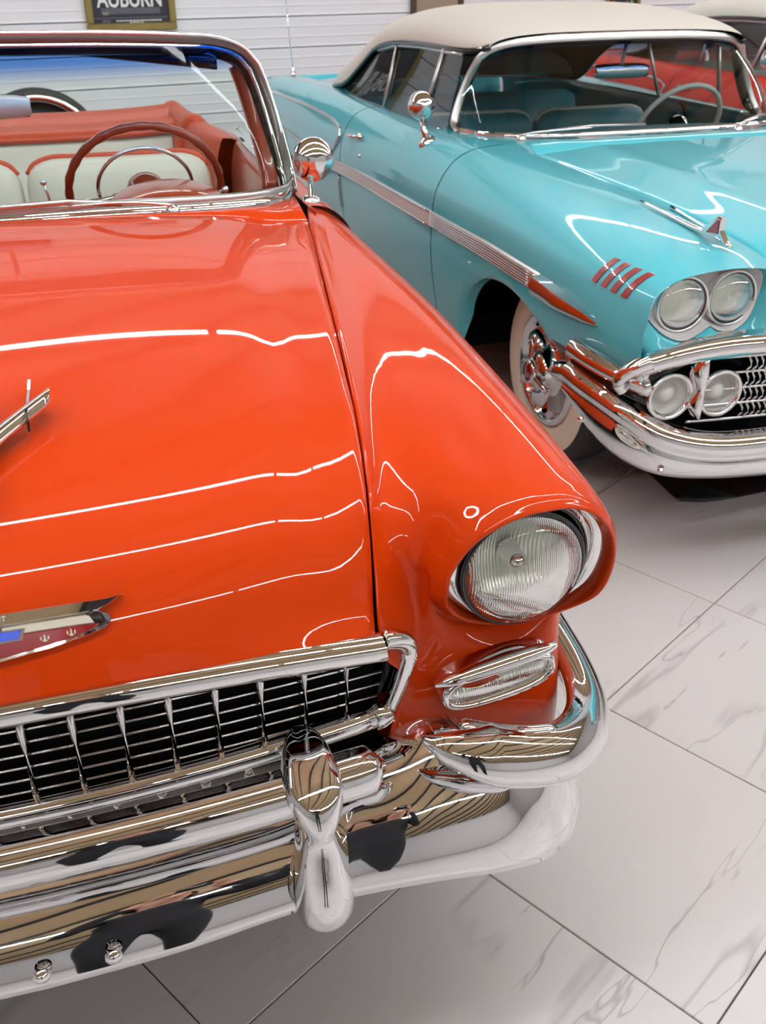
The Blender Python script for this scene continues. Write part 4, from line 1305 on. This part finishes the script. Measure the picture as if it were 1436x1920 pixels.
    for k in range(4):
        for q in range(-33, 34):
            x = q * .0185 + .009
            if abs(x) > .60: continue
            zz = .462 + k * .047
            scal.tube([(x, yf(x) + .04, zz), (x + .005, yf(x) + .028, zz + .016), (x + .005, yf(x) + .028, zz + .030), (x, yf(x) + .04, zz + .047)], .0028, 5, cap=False)
    scal.build('grille_scallop', 'chrome', g2, kind='stuff')
    for sx in (1, -1):
        pl = empty('parking_lamp', (0, 0, 0)); pl.parent = c2
        MB().grid([[(.70 + .20 * math.cos(a), yf(.78) + .075, .56 + .115 * math.sin(a)) for a in np.linspace(0, 2 * math.pi, 40, endpoint=False)],
                   [(.71 + .165 * math.cos(a), yf(.78) + .03, .555 + .085 * math.sin(a)) for a in np.linspace(0, 2 * math.pi, 40, endpoint=False)]], cv=True).build('lamp_pod', 'blackpaint', pl, sx=sx)
        for cx in (.812, .665):
            c_ = (cx, yf(cx) + .03, .550)
            ax = (.06 if cx > .7 else .0, -1, 0)
            MB().lathe([(.045, -.06), (.060, -.03), (.069, .0), (.070, .016), (.064, .020), (.058, .016), (.056, -.02)], c_, ax, 40).build('lamp_ring', 'chrome', pl, sx=sx)
            MB().lathe([(.057, .0), (.052, -.022), (.034, -.026), (.030, -.012), (.018, .0), (.006, .004), (0, .0045)], c_, ax, 36).build('lamp_lens', 'lamp_white', pl, sx=sx)
        MB().grid(cr(np.array([[(.738 - w_, yf(.74) + .03, z_), (.738 - w_ * .6, yf(.74) - .005, z_), (.738, yf(.74) - .018, z_), (.738 + w_ * .6, yf(.74) - .005, z_), (.738 + w_, yf(.74) + .03, z_)] for w_, z_ in ((.008, .668), (.022, .65), (.026, .615), (.014, .575), (.020, .545), (.022, .515), (.006, .490))]), 4), flip=True).build('lamp_divider', 'chrome', pl, sx=sx)
    # front bumper: lower blade with a deep valance, and the upper wing bars at the ends
    b2 = empty('front_bumper', (0, 0, 0)); b2.parent = c2
    bx = [(0, -.015), (.25, -.010), (.5, .005), (.70, .035), (.84, .085), (.925, .165), (.972, .25), (.994, .33), (1.0, .405)]
    bz = [.445, .445, .442, .442, .470, .520, .552, .566, .572]     # crest height
    bb = [.305, .305, .305, .308, .318, .345, .385, .43, .47]       # bottom edge
    bpth = cr(np.array([(x, y, 0.) for x, y in bx]), 8)
    bzc, bbc = cr(np.array(bz)[:, None], 8)[:, 0], cr(np.array(bb)[:, None], 8)[:, 0]
    hf = [(p[0], p[1], z_, q_) for p, z_, q_ in zip(bpth, bzc, bbc)]
    fl = [(-x, y, z_, q_) for x, y, z_, q_ in hf[::-1][:-1]] + hf
    pt_ = np.array([(x, y, 0.) for x, y, _, _ in fl])
    zc_ = np.array([f[2] for f in fl]); qc_ = np.array([f[3] for f in fl])
    prof_ = [(-.07, -.004, 1), (-.05, .006, 1), (-.020, .004, 1), (.0, -.010, 1), (.010, -.030, 1), (.006, -.050, 1), (-.006, -.062, 1), (.0, -.072, 1),
             (.004, .055, 0), (-.004, .02, 0), (-.016, .003, 0), (-.04, 0, 0)]
    Gp = sweep(pt_, [(d, 0) for d, _, _ in prof_])
    for j, (d, h, top_side) in enumerate(prof_):
        Gp[:, j, 2] = (zc_ + h) if top_side else (qc_ + h * np.clip((zc_ - .072 - qc_) / .06, .2, 1))
    MB().grid(Gp).build('bumper_blade', 'chrome', b2)
    for sx in (1, -1):
        up = cr(np.array([(.875, .125, .578), (.89, .132, .584), (.92, .162, .594), (.955, .222, .604), (.978, .29, .612), (.988, .35, .616), (.990, .40, .617)]), 6)
        n_ = len(up)
        sc_ = np.array([min(1, .35 + i / 8) for i in range(n_)])
        MB().grid(sweep(up, [(-.04, .026), (-.014, .030), (.008, .018), (.014, 0), (.008, -.020), (-.012, -.028), (-.04, -.022)], zs=sc_, ds=sc_), cap=False).build('bumper_wing', 'chrome', b2, sx=sx)
        MB().grid(sweep(up[4:], [(-.02, -.02), (-.005, -.035), (-.012, -.055)])).build('wing_recess', 'blackpaint', b2, sx=sx)
        MB().lathe([(.020, .0), (.020, .012), (.012, .02), (0, .022)], (.905, .140, .622), (.5, -.8, .3), 16).build('wing_bolt', 'chrome', b2, sx=sx)
        for x, y, zz in ((.985, .30, .43), (.84, .078, .345)):
            MB().lathe([(.010, .0), (.010, .004), (0, .007)], (x, y, zz), (x - .5, -.5, 0), 12).build('bumper_bolt', 'chrome', b2, sx=sx)
    # headlight nacelles --------------------------------------------------------------
    NO = cr(np.array([(.908, .815), (.895, .862), (.850, .884), (.750, .893), (.640, .891), (.575, .880), (.556, .850), (.566, .795), (.590, .745), (.640, .718), (.690, .728), (.716, .742), (.745, .728), (.795, .712), (.850, .728), (.890, .768)]), 4, True)
    NO = np.array([(x, .150 - .012 * ((x - .73) / .17) + .050 * max(0, (x - .80) / .1) ** 2 - .010 * max(0, (.80 - z_) / .08), z_) for x, z_ in NO])
    row0 = body2(.115)[:26]
    lowf = cr(np.array([tuple(row0[-1]), (.925, .15, .70), (.88, .125, .672), (.76, .085, .668), (.62, .070, .676), (.535, .085, .70), (.532, .092, .78), tuple(row0[0])]), 5)[1:-1]
    outl = np.concatenate([row0, lowf])
    # pair the loops by angle about the nacelle centre
    cen = np.array([.732, .805])
    ang = lambda P: np.unwrap(np.arctan2(P[:, 2] - cen[1], P[:, 0] - cen[0]))
    def byang(P, aa):
        a_ = np.arctan2(P[:, 2] - cen[1], P[:, 0] - cen[0])
        o_ = np.argsort(a_); a_ = a_[o_]; P = P[o_]
        a2 = np.concatenate([a_ - 2 * math.pi, a_, a_ + 2 * math.pi]); P2_ = np.concatenate([P, P, P])
        return np.stack([np.interp(aa, a2, P2_[:, k]) for k in range(3)], 1)
    aa = np.linspace(-math.pi, math.pi, 96, endpoint=False)
    L0, L1 = byang(outl, aa), byang(NO, aa)
    mid1 = L0 * .6 + L1 * .4 + (0, -.006, 0)
    mid2 = L0 * .2 + L1 * .8 + (0, -.012, 0)
    for sx in (1, -1):
        MB().grid([L0 + (0, .0, 0), L0 + (0, -.006, 0), mid1, mid2, L1, L1 + (0, .02, 0)], cv=True, flip=False).build('headlight_surround', paint, c2, sx=sx)
        h2 = empty('headlight', (0, 0, 0)); h2.parent = c2
        ctr_ = np.array([.732, .185, .805])
        inn = L1 * (.86, 1, .82) + (ctr_[0] * .14, 0, ctr_[2] * .18); inn[:, 1] = .175
        MB().grid([L1 + (0, -.004, 0), L1 + (0, -.010, 0), (L1 * .94 + inn * .06) + (0, -.006, 0), inn, inn * .4 + ctr_ * .6, inn * .02 + ctr_ * .98], cv=True).build('nacelle', 'silver', h2, sx=sx)
        for cx, cz in ((.795, .803), (.640, .806)):
            c_ = (cx, .165, cz); ax = (.05 if cx > .7 else 0., -1, .0)
            MB().lathe([(.078, -.02), (.078, .008), (.0745, .012), (.071, .008), (.070, -.01)], c_, ax, 44).build('lamp_ring', 'chrome', h2, sx=sx)
            MB().lathe([(.071, .004), (.069, .007), (.067, .002)], c_, ax, 44).build('gasket', 'blackpaint', h2, sx=sx)
            MB().lathe([(.068, .004), (.060, .013), (.04, .022), (.02, .026), (0, .027)], c_, ax, 44).build('lens', 'lens', h2, sx=sx)
            MB().lathe([(.068, .002), (.055, -.006), (.035, -.011), (.015, -.013), (0, -.0135)], c_, ax, 44).build('reflector', 'reflector', h2, sx=sx)
    # side trim -------------------------------------------------------------------------
    for sx in (1, -1):
        sp2 = empty('side_spear', (0, 0, 0)); sp2.parent = c2
        def zspear(y): return np.interp(y, [.33, .6, 1.05, 2.4, 3.1], [.716, .733, .737, .715, .690])
        def hspear(y): return np.interp(y, [.30, .36, .5, .68, 3.1], [.002, .014, .026, .031, .024])
        def spear(y0, y1, n, nm, mm, dd):
            G2 = []
            for y in np.linspace(y0, y1, n):
                z_, h_ = zspear(y), hspear(y)
                d_ = dd * min(1, .15 + (y - .30) / .25)
                G2.append([surf2(y, z_ + h_, 0), surf2(y, z_ + h_ * .85, d_ * .8), surf2(y, z_, d_), surf2(y, z_ - h_ * .85, d_ * .8), surf2(y, z_ - h_, 0)])
            return MB().grid(G2, flip=True, cap=True).build(nm, mm, sp2, sx=sx, angle=50)
        spear(.31, .655, 18, 'spear_tip', 'chrome', .042)
        spear(.66, 1.575, 20, 'fender_band', 'satin', .010)
        spear(1.583, 2.86, 20, 'door_band', 'silver', .009)
        spear(2.868, 3.10, 6, 'quarter_band', 'silver', .009)
        ribs = 6
        for k in range(ribs):
            f_k = (k + .5) / ribs * 1.7 - .85
            MB().tube([surf2(y, zspear(y) + hspear(y) * f_k, .012) for y in np.linspace(.67, 1.57, 16)], .0032, 6).build('band_rib', 'chrome', sp2, sx=sx)
        for f_k in (-.92, .92):
            MB().tube([surf2(y, zspear(y) + hspear(y) * f_k, .010) for y in np.linspace(1.585, 3.1, 20)], .0035, 6).build('band_edge', 'chrome', sp2, sx=sx)
        fin = cr(np.array([surf2(y, z_, .006) for y, z_ in ((5.0, .80), (4.5, .865), (3.8, .890), (3.3, .893), (3.02, .880), (2.905, .85), (2.93, .80), (3.02, .745), (3.10, .715))]), 5)
        MB().tube(fin, .0075, 8).build('fin_molding', 'chrome', sp2, sx=sx)
        MB().tube([surf2(y, .69 + .012 * (y - 3.1), .004) for y in np.linspace(3.1, 5.0, 16)], .009, 8).build('rear_molding', 'satin', sp2, sx=sx)
        for k in range(4):      # four slanted enamel bars on the fender
            yk, zk = .352 - k * .048, .856 - k * .001
            G2 = []
            for v in np.linspace(0, 1, 5):
                y_, z_ = yk + .012 - .024 * v, zk - .033 + .066 * v
                w_ = .0125
                G2.append([surf2(y_ - w_, z_, -.002), surf2(y_ - w_, z_, .005), surf2(y_ + w_, z_, .005), surf2(y_ + w_, z_, -.002)])
            MB().grid(G2, cap=True).build('fender_hash_bar', 'hash_red', c2, sx=sx, angle=40)
        MB().tube([surf2(2.862, z_, .004) for z_ in np.linspace(.50, .665, 6)], .0065, 8).build('door_edge_guard', 'chrome', c2, sx=sx)
        # door handle, lock
        dh = empty('door_handle', (0, 0, 0)); dh.parent = c2
        p_ = surf2(2.68, .865, .0)
        MB().tube([p_ + (.006, -.085, .012), p_ + (.028, -.05, .010), p_ + (.032, 0, .008), p_ + (.026, .05, .006), p_ + (.006, .075, .004)], [.006, .011, .012, .010, .006], 10, flat=.7).build('handle_grip', 'chrome', dh, sx=sx)
        MB().lathe([(.018, 0), (.016, .012), (0, .015)], p_ + (0, -.075, .01), (1, 0, .2), 16).build('handle_button', 'chrome', dh, sx=sx)
        MB().lathe([(.010, 0), (.009, .006), (0, .008)], surf2(2.55, .80), (1, 0, .2), 12).build('door_lock', 'chrome', c2, sx=sx)
        # door mirror
        m2 = empty('side_mirror', (0, 0, 0)); m2.parent = c2
        f0 = np.array([.880, 1.93, .955]); c0 = np.array([.885, 1.99, 1.055])
        MB().lathe([(.040, -.01), (.036, .006), (.022, .018), (0, .022)], f0, (.35, 0, 1), 24).build('mirror_foot', 'chrome', m2, sx=sx)
        MB().tube([f0, f0 * .5 + c0 * .5 + (.004, .0, 0), c0], [.018, .011, .012], 12).build('mirror_stalk', 'chrome', m2, sx=sx)
        MB().lathe([(0, .062), (.026, .056), (.045, .040), (.054, .018), (.057, .0), (.055, -.010), (.05, -.008), (0, -.007)], c0 + (0, 0, .03), (.10, -1, .12), 32).build('mirror_head', 'chrome', m2, sx=sx)
        # fender-top ornament: long bright spear with an upright red-faced fin
        o2 = empty('fender_ornament', (0, 0, 0)); o2.parent = c2
        zo = lambda y, x: float(np.interp(x, body2(y)[:, 0][:14], body2(y)[:, 2][:14]))
        for dx in (.0,):
            pts_ = [(.640 + .02 * (y - .2), y, zo(y, .645) + .008 + .012 * math.exp(-((y - .26) / .08) ** 2)) for y in np.linspace(.20, .66, 14)]
            MB().tube(pts_, [.004] + list(np.linspace(.013, .004, 13)), 10, flat=.8).build('ornament_spear', 'chrome', o2, sx=sx)
        pts_ = [(.60 - .075 * (y - .3), y, zo(y, .60) + .004) for y in np.linspace(.30, .60, 8)]
        MB().tube(pts_, np.linspace(.002, .006, 8), 8).build('ornament_wing', 'chrome', o2, sx=sx)
        zz = zo(.28, .643)
        MB().prism([(.215, zz + .012), (.33, zz + .012), (.325, zz + .030), (.262, zz + .075), (.246, zz + .075), (.248, zz + .040)], lambda a, b_, d: (d, a, b_), .636, .652).build('ornament_fin', 'chrome', o2, sx=sx, smooth=False)
        MB().prism([(.253, zz + .030), (.305, zz + .024), (.262, zz + .066), (.254, zz + .066)], lambda a, b_, d: (d, a, b_), .6335, .6545).build('ornament_inlay', 'hash_red', o2, sx=sx, smooth=False)
        make_wheel(c2, sx * .80, .905, .338, sx, 1)
        make_wheel(c2, sx * .80, 3.93, .338, sx, 1)
    # rear deck, tail, rear bumper
    dk = []
    for y in np.linspace(3.95, 5.15, 14):
        r0 = body2(y)[0]
        dk.append([(t * r0[0], y, r0[2] + .02 * (1 - t * t)) for t in np.linspace(-1, 1, 17)])
    dk.append([(p[0], 5.22, p[2] - .12) for p in dk[-1]]); dk.append([(p[0], 5.24, .5) for p in dk[-1]])
    MB().grid(dk).build('trunk_lid', paint, c2)
    tl = body2(5.15)
    MB().grid([[(x, 5.15 + .05, z_) for x, _, z_ in tl], [(x * .5, 5.22, z_) for x, _, z_ in tl], [(0, 5.23, z_) for x, _, z_ in tl], [(-x * .5, 5.22, z_) for x, _, z_ in tl], [(-x, 5.2, z_) for x, _, z_ in tl]]).build('tail_panel', paint, c2)
    MB().grid(sweep(mirror_path([(0, 5.36, .48), (.5, 5.34, .48), (.85, 5.26, .48), (.98, 5.12, .48), (1.0, 4.9, .48)]), [(-.03, -.09), (.0, -.07), (.015, 0), (0, .07), (-.03, .09)])).build('rear_bumper', 'chrome', c2)
    # wipers
    for px_, ex in ((-.60, -.10), (.30, .62)):
        w_ = empty('wiper', (0, 0, 0)); w_.parent = c2
        zb = lambda x: float(np.interp(abs(x), B2[:, 0], B2[:, 2])); yb = lambda x: float(np.interp(abs(x), B2[:, 0], B2[:, 1]))
        q0 = np.array([px_, yb(px_) - .07, zb(px_) + .004]); q1 = np.array([px_ * .45 + ex * .55, yb(px_ * .45 + ex * .55) - .012, zb(0) + .026]); 
        MB().lathe([(.020, 0), (.020, .010), (.012, .02), (0, .024)], q0 - (0, 0, .008), (0, -.2, 1), 18).build('wiper_pivot', 'chrome', w_)
        MB().tube(cr(np.array([q0 + (0, 0, .012), q0 * .75 + q1 * .25 + (0, -.01, .016), q1]), 5), np.linspace(.009, .005, 11), 8, flat=.7).build('wiper_arm', 'chrome', w_)
        q2 = q0 * .62 + q1 * .38 + (0, .012, .010); q3 = np.array([ex, yb(ex) - .004, zb(ex) + .030])
        MB().tube([q2, q1 + (0, .004, .006), q3], .005, 8).build('wiper_blade', 'satin', w_)
    # interior
    MB().box(-.78, .78, 1.62, 3.6, .34, .42).build('cabin_floor', 'carpet', c2, smooth=False)
    d2 = []
    for x in np.linspace(-.70, .70, 33):
        y0 = float(np.interp(abs(x), B2[:, 0], B2[:, 1])) + .03; z0 = float(np.interp(abs(x), B2[:, 0], B2[:, 2])) - .014
        d2.append([(x, y0, z0), (x, 1.93, z0 - .02), (x, 1.97, z0 - .05), (x, 1.96, .84), (x, 1.92, .66)])
    MB().grid(d2).build('dashboard', 'vinyl_teal', c2)
    s2 = empty('steering_wheel', (.40, 2.09, .935)); s2.parent = c2
    MB().tube([cir(.205, 2 * math.pi * k / 64) for k in range(64)], .0115, 10, closed=True).build('rim', 'vinyl_white', s2)
    MB().tube([cir(.13, a, .012) for a in np.linspace(R(185), R(355), 30)], .0055, 8).build('horn_ring', 'chrome', s2)
    MB().lathe([(0, .03), (.04, .025), (.05, .0), (.04, -.06), (.035, -.12)], (0, 0, 0), nx, 24).build('hub', 'chrome', s2)
    for a in (R(-12), R(192)):
        MB().tube([cir(.04, a), cir(.2, a)], [.012, .009], 8).build('spoke', 'vinyl_white', s2)
    MB().tube([-nx * .05, -nx * .42], .022, 12).build('column', 'vinyl_teal', s2)
    for a, b_ in ((.01, .64), (-.64, -.01)):
        seat_back('front_seat', a, b_, 2.72, .42, .93, .13, ('vinyl_teal', 'vinyl_white'), c2)
    MB().box(-.64, .64, 2.15, 2.70, .40, .60, bev=.05).build('seat_cushion', 'vinyl_white', c2)
    rs2 = empty('rear_seat', (0, 0, 0)); rs2.parent = c2
    MB().grid(cr(np.array([[(x, 3.38, .45), (x, 3.42, .62)] for x in np.linspace(-.62, .62, 9)]), 2)).build('backrest_lower', 'vinyl_teal', rs2)
    MB().grid(cr(np.array([[(x, 3.42, .62), (x, 3.46, .78), (x, 3.50, .90), (x, 3.62, .92)] for x in np.linspace(-.62, .62, 9)]), 2)).build('backrest', 'vinyl_teal', rs2)
    MB().box(-.62, .62, 3.0, 3.42, .38, .58, bev=.05).build('cushion', 'vinyl_teal', rs2)
    r2 = empty('rear_view_mirror', (0, 0, 0)); r2.parent = c2
    MB().grid(cr(np.array([[(x + .02, 2.0, 1.185 + dz), (x + .02, 1.975, 1.185 + dz * .85), (x + .02, 1.975, 1.185 - dz * .85), (x + .02, 2.0, 1.185 - dz)] for x, dz in ((-.125, .006), (-.115, .026), (0, .030), (.115, .026), (.125, .006))]), 4)).build('mirror_back', 'chrome', r2)
    MB().box(-.10, .14, 2.0, 2.006, 1.160, 1.210, bev=.003).build('mirror_glass', 'chrome', r2, smooth=False)
    MB().tube([(.02, 1.99, 1.20), (.02, 1.985, 1.25), (.02, 1.97, 1.30)], .007, 8).build('mirror_stalk', 'satin', r2)

build_turquoise(car2)
# whip aerial on the rear fender
ae = empty('aerial', (0, 0, 0)); ae.parent = car2
ab = np.array([-.80, 4.62, .935])
MB().lathe([(.024, -.01), (.024, .004), (.016, .012), (.018, .03), (.014, .045), (.006, .055), (0, .056)], ab, (0, 0, 1), 20).build('aerial_base', 'chrome', ae)
MB().tube([ab + (0, 0, .05), ab + (-.012, .012, .25), ab + (-.03, .03, .62)], [.0035, .003, .002], 6).build('aerial_rod', 'chrome', ae)

# ================================================================== the red convertible beyond, the same pattern of body
def copy_thing(o, swap, parent=None):
    q = o.copy()
    COL.objects.link(q)
    if parent: q.parent = parent
    if q.type == 'MESH' and any(s.material and s.material in swap for s in q.material_slots):
        q.data = q.data.copy()
        for i, m_ in enumerate(q.data.materials):
            if m_ in swap: q.data.materials[i] = swap[m_]
    for ch in list(o.children):
        copy_thing(ch, swap, q)
    return q
car3 = copy_thing(car2, {M['teal']: M['red'], M['vinyl_teal']: M['vinyl_white']})
for ch in list(car3.children):
    if ch.name.startswith('aerial'):
        for g in list(ch.children): bpy.data.objects.remove(g)
        bpy.data.objects.remove(ch)
a3 = R(18)
car3.location = (1.6135 + 2.58 * math.cos(a3) - 1.2 * math.sin(a3), 2.6611 + 2.58 * math.sin(a3) + 1.2 * math.cos(a3), 0)
car3['label'] = 'bright red vintage car with a pale canvas top, seen through and behind the turquoise one'
car3['category'] = 'car'

# ---- maroon mat with a turned-up corner on the floor under the turquoise car
fm = empty('floor_mat', car2.location, R(18))
fm['label'] = 'dark maroon mat with a folded-over corner, on the floor under the turquoise bumper'
fm['category'] = 'mat'
mat_o = [(-.485, .64), (-.497, .45), (-.40, .395), (-.30, .388), (-.17, .392), (.10, .37), (.50, .38), (.56, 1.5), (-.46, 1.5)]
MB().prism(mat_o, lambda x, y, d: (x, y, d), .001, .007).build('mat_sheet', 'mat_red', fm, smooth=False)
fl_ = cr(np.array([[(-.50, .425, .004), (-.50, .42, .018), (-.485, .455, .024)], [(-.43, .396, .004), (-.43, .385, .022), (-.42, .47, .026)], [(-.36, .386, .004), (-.36, .378, .020), (-.37, .45, .022)], [(-.30, .386, .004), (-.30, .382, .012), (-.32, .40, .012)]]), 4)
MB().grid(np.swapaxes(cr(np.swapaxes(fl_, 0, 1), 4), 0, 1)).build('folded_corner', 'mat_back', fm)

# ---- framed posters on the back wall
def wall_m(a, z, b=.012):
    p = hall(a, b, z)
    return Matrix.Translation(p) @ Matrix.Rotation(WALL_A, 4, 'Z') @ Matrix.Rotation(R(90), 4, 'X')
def wall_thing(name, a, z, label):
    t = empty(name, (0, 0, 0))
    t.matrix_world = wall_m(a, z)
    t['label'] = label; t['category'] = 'poster'
    return t
def frame(t, w, h, b, m, m_in=None):
    for nm, x0, x1, y0, y1 in (('frame_bottom', 0, w, 0, b), ('frame_top', 0, w, h - b, h), ('frame_side', 0, b, b, h - b), ('frame_side', w - b, w, b, h - b)):
        MB().box(x0, x1, y0, y1, 0, .03, bev=.006).build(nm, m, t, smooth=False)
def flat(t, nm, m, x0, x1, y0, y1, d):
    return MB().box(x0, x1, y0, y1, d - .002, d).build(nm, m, t, smooth=False)
p1 = wall_thing('wall_poster', -1.676, 1.114, 'navy poster lettered AUBURN in a gold frame on the white wall')
frame(p1, .672, .92, .052, 'gold')
flat(p1, 'print', 'poster_dark', .05, .622, .05, .87, .008)
cu_ = text_mesh('AUBURN', .155, 'title_lettering', 'poster_white', p1, Matrix.Translation((.335, .160, .010)) @ Matrix.Diagonal((.78, 1.0, 1, 1)), .0015, bold=.0025)
flat(p1, 'grey_panel', 'poster_grey', .115, .555, .112, .152, .010)
flat(p1, 'price_patch', 'poster_tan', .125, .165, .108, .125, .0115)
flat(p1, 'divider_line', 'poster_grey', .055, .618, .083, .090, .010)
ln_ = MB()
rnd = random.Random(4)
x = .22
while x < .56:
    w_ = rnd.uniform(.008, .022)
    ln_.box(x, x + w_, .063, .071, .008, .0100)
    if .30 < x < .42: ln_.box(x, x + w_, .052, .058, .008, .0100)
    x += w_ + .005
ln_.build('small_print', 'poster_white', p1, smooth=False, kind='stuff')
flat(p1, 'small_print_block', 'poster_grey', .115, .175, .056, .074, .010)
p2 = wall_thing('wall_poster', 1.034, 1.06, 'tan picture in a dark brown frame on the white wall behind the turquoise car')
frame(p2, .515, .85, .05, 'brown_frame')
flat(p2, 'print', 'poster_tan', .05, .465, .05, .80, .010)
p3 = wall_thing('wall_poster', 3.10, 1.132, 'small dark picture in a gold frame above the canvas tops')
frame(p3, .412, .55, .04, 'gold')
flat(p3, 'print', 'poster_dark', .04, .372, .04, .51, .010)
for x0, x1, y0, y1, m_ in ((.075, .115, .055, .10, 'poster_red'), (.16, .175, .06, .08, 'poster_tan'), (.245, .285, .055, .085, 'poster_green'), (.295, .335, .06, .10, 'poster_green')):
    MB().lathe([((x1 - x0) / 2, 0), ((x1 - x0) / 2 * .8, .0015), (0, .002)], ((x0 + x1) / 2, (y0 + y1) / 2, .010), (0, 0, 1), 14).build('picture_blob', m_, p3, smooth=False)
MB()._add([hall(a, b, z) for a in (4.62, 4.67) for b in (0, .02) for z in (.0, CEIL_Z)], [[0, 1, 3, 2], [4, 6, 7, 5], [0, 4, 5, 1], [2, 3, 7, 6], [0, 2, 6, 4], [1, 5, 7, 3]], 0, True).build('trim_1', 'siding', None, smooth=False, kind='structure')

# ================================================================== the photographer, seen only mirrored in the chrome
def skin_body(name, joints, edges, levels=2):
    me = bpy.data.meshes.new(name)
    me.from_pydata([j[0] for j in joints], edges, [])
    o = bpy.data.objects.new(name, me)
    COL.objects.link(o)
    md = o.modifiers.new('skin', 'SKIN')
    md.use_smooth_shade = True
    for i, j in enumerate(joints):
        sv = me.skin_vertices[0].data[i]
        sv.radius = j[1] if isinstance(j[1], tuple) else (j[1], j[1])
        sv.use_root = i == 0
    sb = o.modifiers.new('sub', 'SUBSURF')
    sb.levels = levels
    bpy.context.view_layer.update()
    m2 = bpy.data.meshes.new_from_object(o.evaluated_get(bpy.context.evaluated_depsgraph_get()))
    bpy.data.objects.remove(o)
    vs_ = [tuple(v.co) for v in m2.vertices]
    fs = [list(p.vertices) for p in m2.polygons]
    bpy.data.meshes.remove(m2)
    return vs_, fs
py_ = -.36
J = [((0, py_, .95), (.15, .11)), ((0, py_ + .005, 1.10), (.135, .10)), ((0, py_ + .01, 1.30), (.16, .11)), ((0, py_ + .02, 1.43), (.10, .07)), ((0, py_ + .035, 1.50), .052), ((0, py_ + .06, 1.56), .055),
     ((0, py_ + .075, 1.63), (.075, .09)), ((0, py_ + .07, 1.70), (.072, .088)), ((0, py_ + .065, 1.745), (.05, .06))]
Ed_ = [(0, 1), (1, 2), (2, 3), (3, 4), (4, 5), (5, 6), (6, 7), (7, 8)]
for sx in (1, -1):
    n0 = len(J)
    J += [((sx * .175, py_ + .01, 1.41), .062), ((sx * .25, py_ + .09, 1.22), .045), ((sx * .17, py_ + .19, 1.42), .036), ((sx * .10, py_ + .245, 1.55), .026), ((sx * .088, py_ + .258, 1.592), (.016, .032)),
          ((sx * .095, py_, .88), .095), ((sx * .105, py_ + .02, .50), .064), ((sx * .11, py_ - .03, .11), .043), ((sx * .115, py_ + .03, .045), .040), ((sx * .12, py_ + .12, .035), .034)]
    Ed_ += [(3, n0), (n0, n0 + 1), (n0 + 1, n0 + 2), (n0 + 2, n0 + 3), (n0 + 3, n0 + 4), (0, n0 + 5), (n0 + 5, n0 + 6), (n0 + 6, n0 + 7), (n0 + 7, n0 + 8), (n0 + 8, n0 + 9)]
bv, bf_ = skin_body('person_body', J, Ed_)
pb = MB()
pb._add(bv, bf_)
for sx in (1, -1):      # five bent fingers on each hand, closed on the sides of the camera
    for k in range(4):
        z0 = 1.635 - k * .019
        ln = (.9, 1.0, .95, .78)[k]
        b0 = np.array((sx * .088, py_ + .275, z0 - .012))
        pb.tube(cr(np.array([b0 + (0, -.02, -.004), b0 + (sx * .006, .018 * ln, .004), b0 + (-sx * .006, .040 * ln, .005), b0 + (-sx * .022, .056 * ln, .003), b0 + (-sx * .036, .056 * ln, .001)]), 4), list(np.linspace(.0098, .0068, 16)) + [.003], 10)
    t0 = np.array((sx * .080, py_ + .252, 1.585))
    pb.tube(cr(np.array([t0 + (0, -.01, -.01), t0 + (-sx * .012, -.020, .005), t0 + (-sx * .030, -.026, .016), t0 + (-sx * .046, -.022, .022)]), 5), list(np.linspace(.0115, .0085, 15)) + [.004], 10)
hc_ = np.array((0, py_ + .075, 1.635))
for sx in (1, -1):
    pb.lathe([(.0, .006), (.008, .004), (.011, -.002), (.011, -.008)], hc_ + (sx * .032, .082, .012), (0, 1, 0), 16)        # eyes
    pb.tube(cr(np.array([hc_ + (sx * .075, -.012, .022), hc_ + (sx * .086, -.022, .02), hc_ + (sx * .087, -.022, -.005), hc_ + (sx * .076, -.008, -.022)]), 4), .008, 8)   # ears
pb.tube([hc_ + (0, .082, .012), hc_ + (0, .096, -.008), hc_ + (0, .104, -.024), hc_ + (0, .086, -.030)], [.007, .010, .013, .008], 10)                                     # nose
pb.tube([hc_ + (-.024, .080, -.052), hc_ + (0, .088, -.053), hc_ + (.024, .080, -.052)], [.004, .007, .004], 8)                                                          # mouth
ph = empty('person', (0, 0, 0))
ph['label'] = 'person in black clothes raising a camera, seen mirrored in the chrome bumper'
ph['category'] = 'person'
pb.mi = [0] * len(pb.f)
for i, f in enumerate(pb.f):
    c = np.mean([pb.v[q] for q in f], axis=0)
    if not (c[2] > 1.49 and abs(c[0]) < .14): pb.mi[i] = 1
pb.build('body', ['skin', 'cloth'], ph)
hr_ = MB()
hr_.grid([[hc_ + (.088 * math.cos(a) * math.cos(b), -.012 + .104 * math.sin(a) * math.cos(b) * (1 if math.sin(a) < 0 else .82), .03 + .092 * math.sin(b)) for a in np.linspace(0, 2 * math.pi, 24, endpoint=False)] for b in np.linspace(R(-2), R(88), 8)], cv=True, flip=True)
hr_.grid([[hc_ + (.090 * math.cos(a), -.012 + .106 * math.sin(a), z_) for a in np.linspace(R(170), R(370), 18)] for z_ in (.03, -.01, -.06)])
hr_.build('hair', 'hair', ph)
kc = empty('camera_body', (0, py_ + .305, 1.63))
kc['label'] = 'black camera held up by the person mirrored in the chrome'
kc['category'] = 'camera'
MB().box(-.058, .058, -.022, .012, -.045, .040, bev=.008).build('camera_case', 'blackpaint', kc, smooth=False)
MB().box(-.022, .022, -.026, .012, .038, .062, bev=.006).build('viewfinder', 'blackpaint', kc, smooth=False)
MB().lathe([(.030, .016), (.034, .020), (.034, .032), (.029, .034), (.026, .028), (0, .026)], (0, 0, 0), (0, 1, 0), 28).build('camera_lens', 'blackpaint', kc)
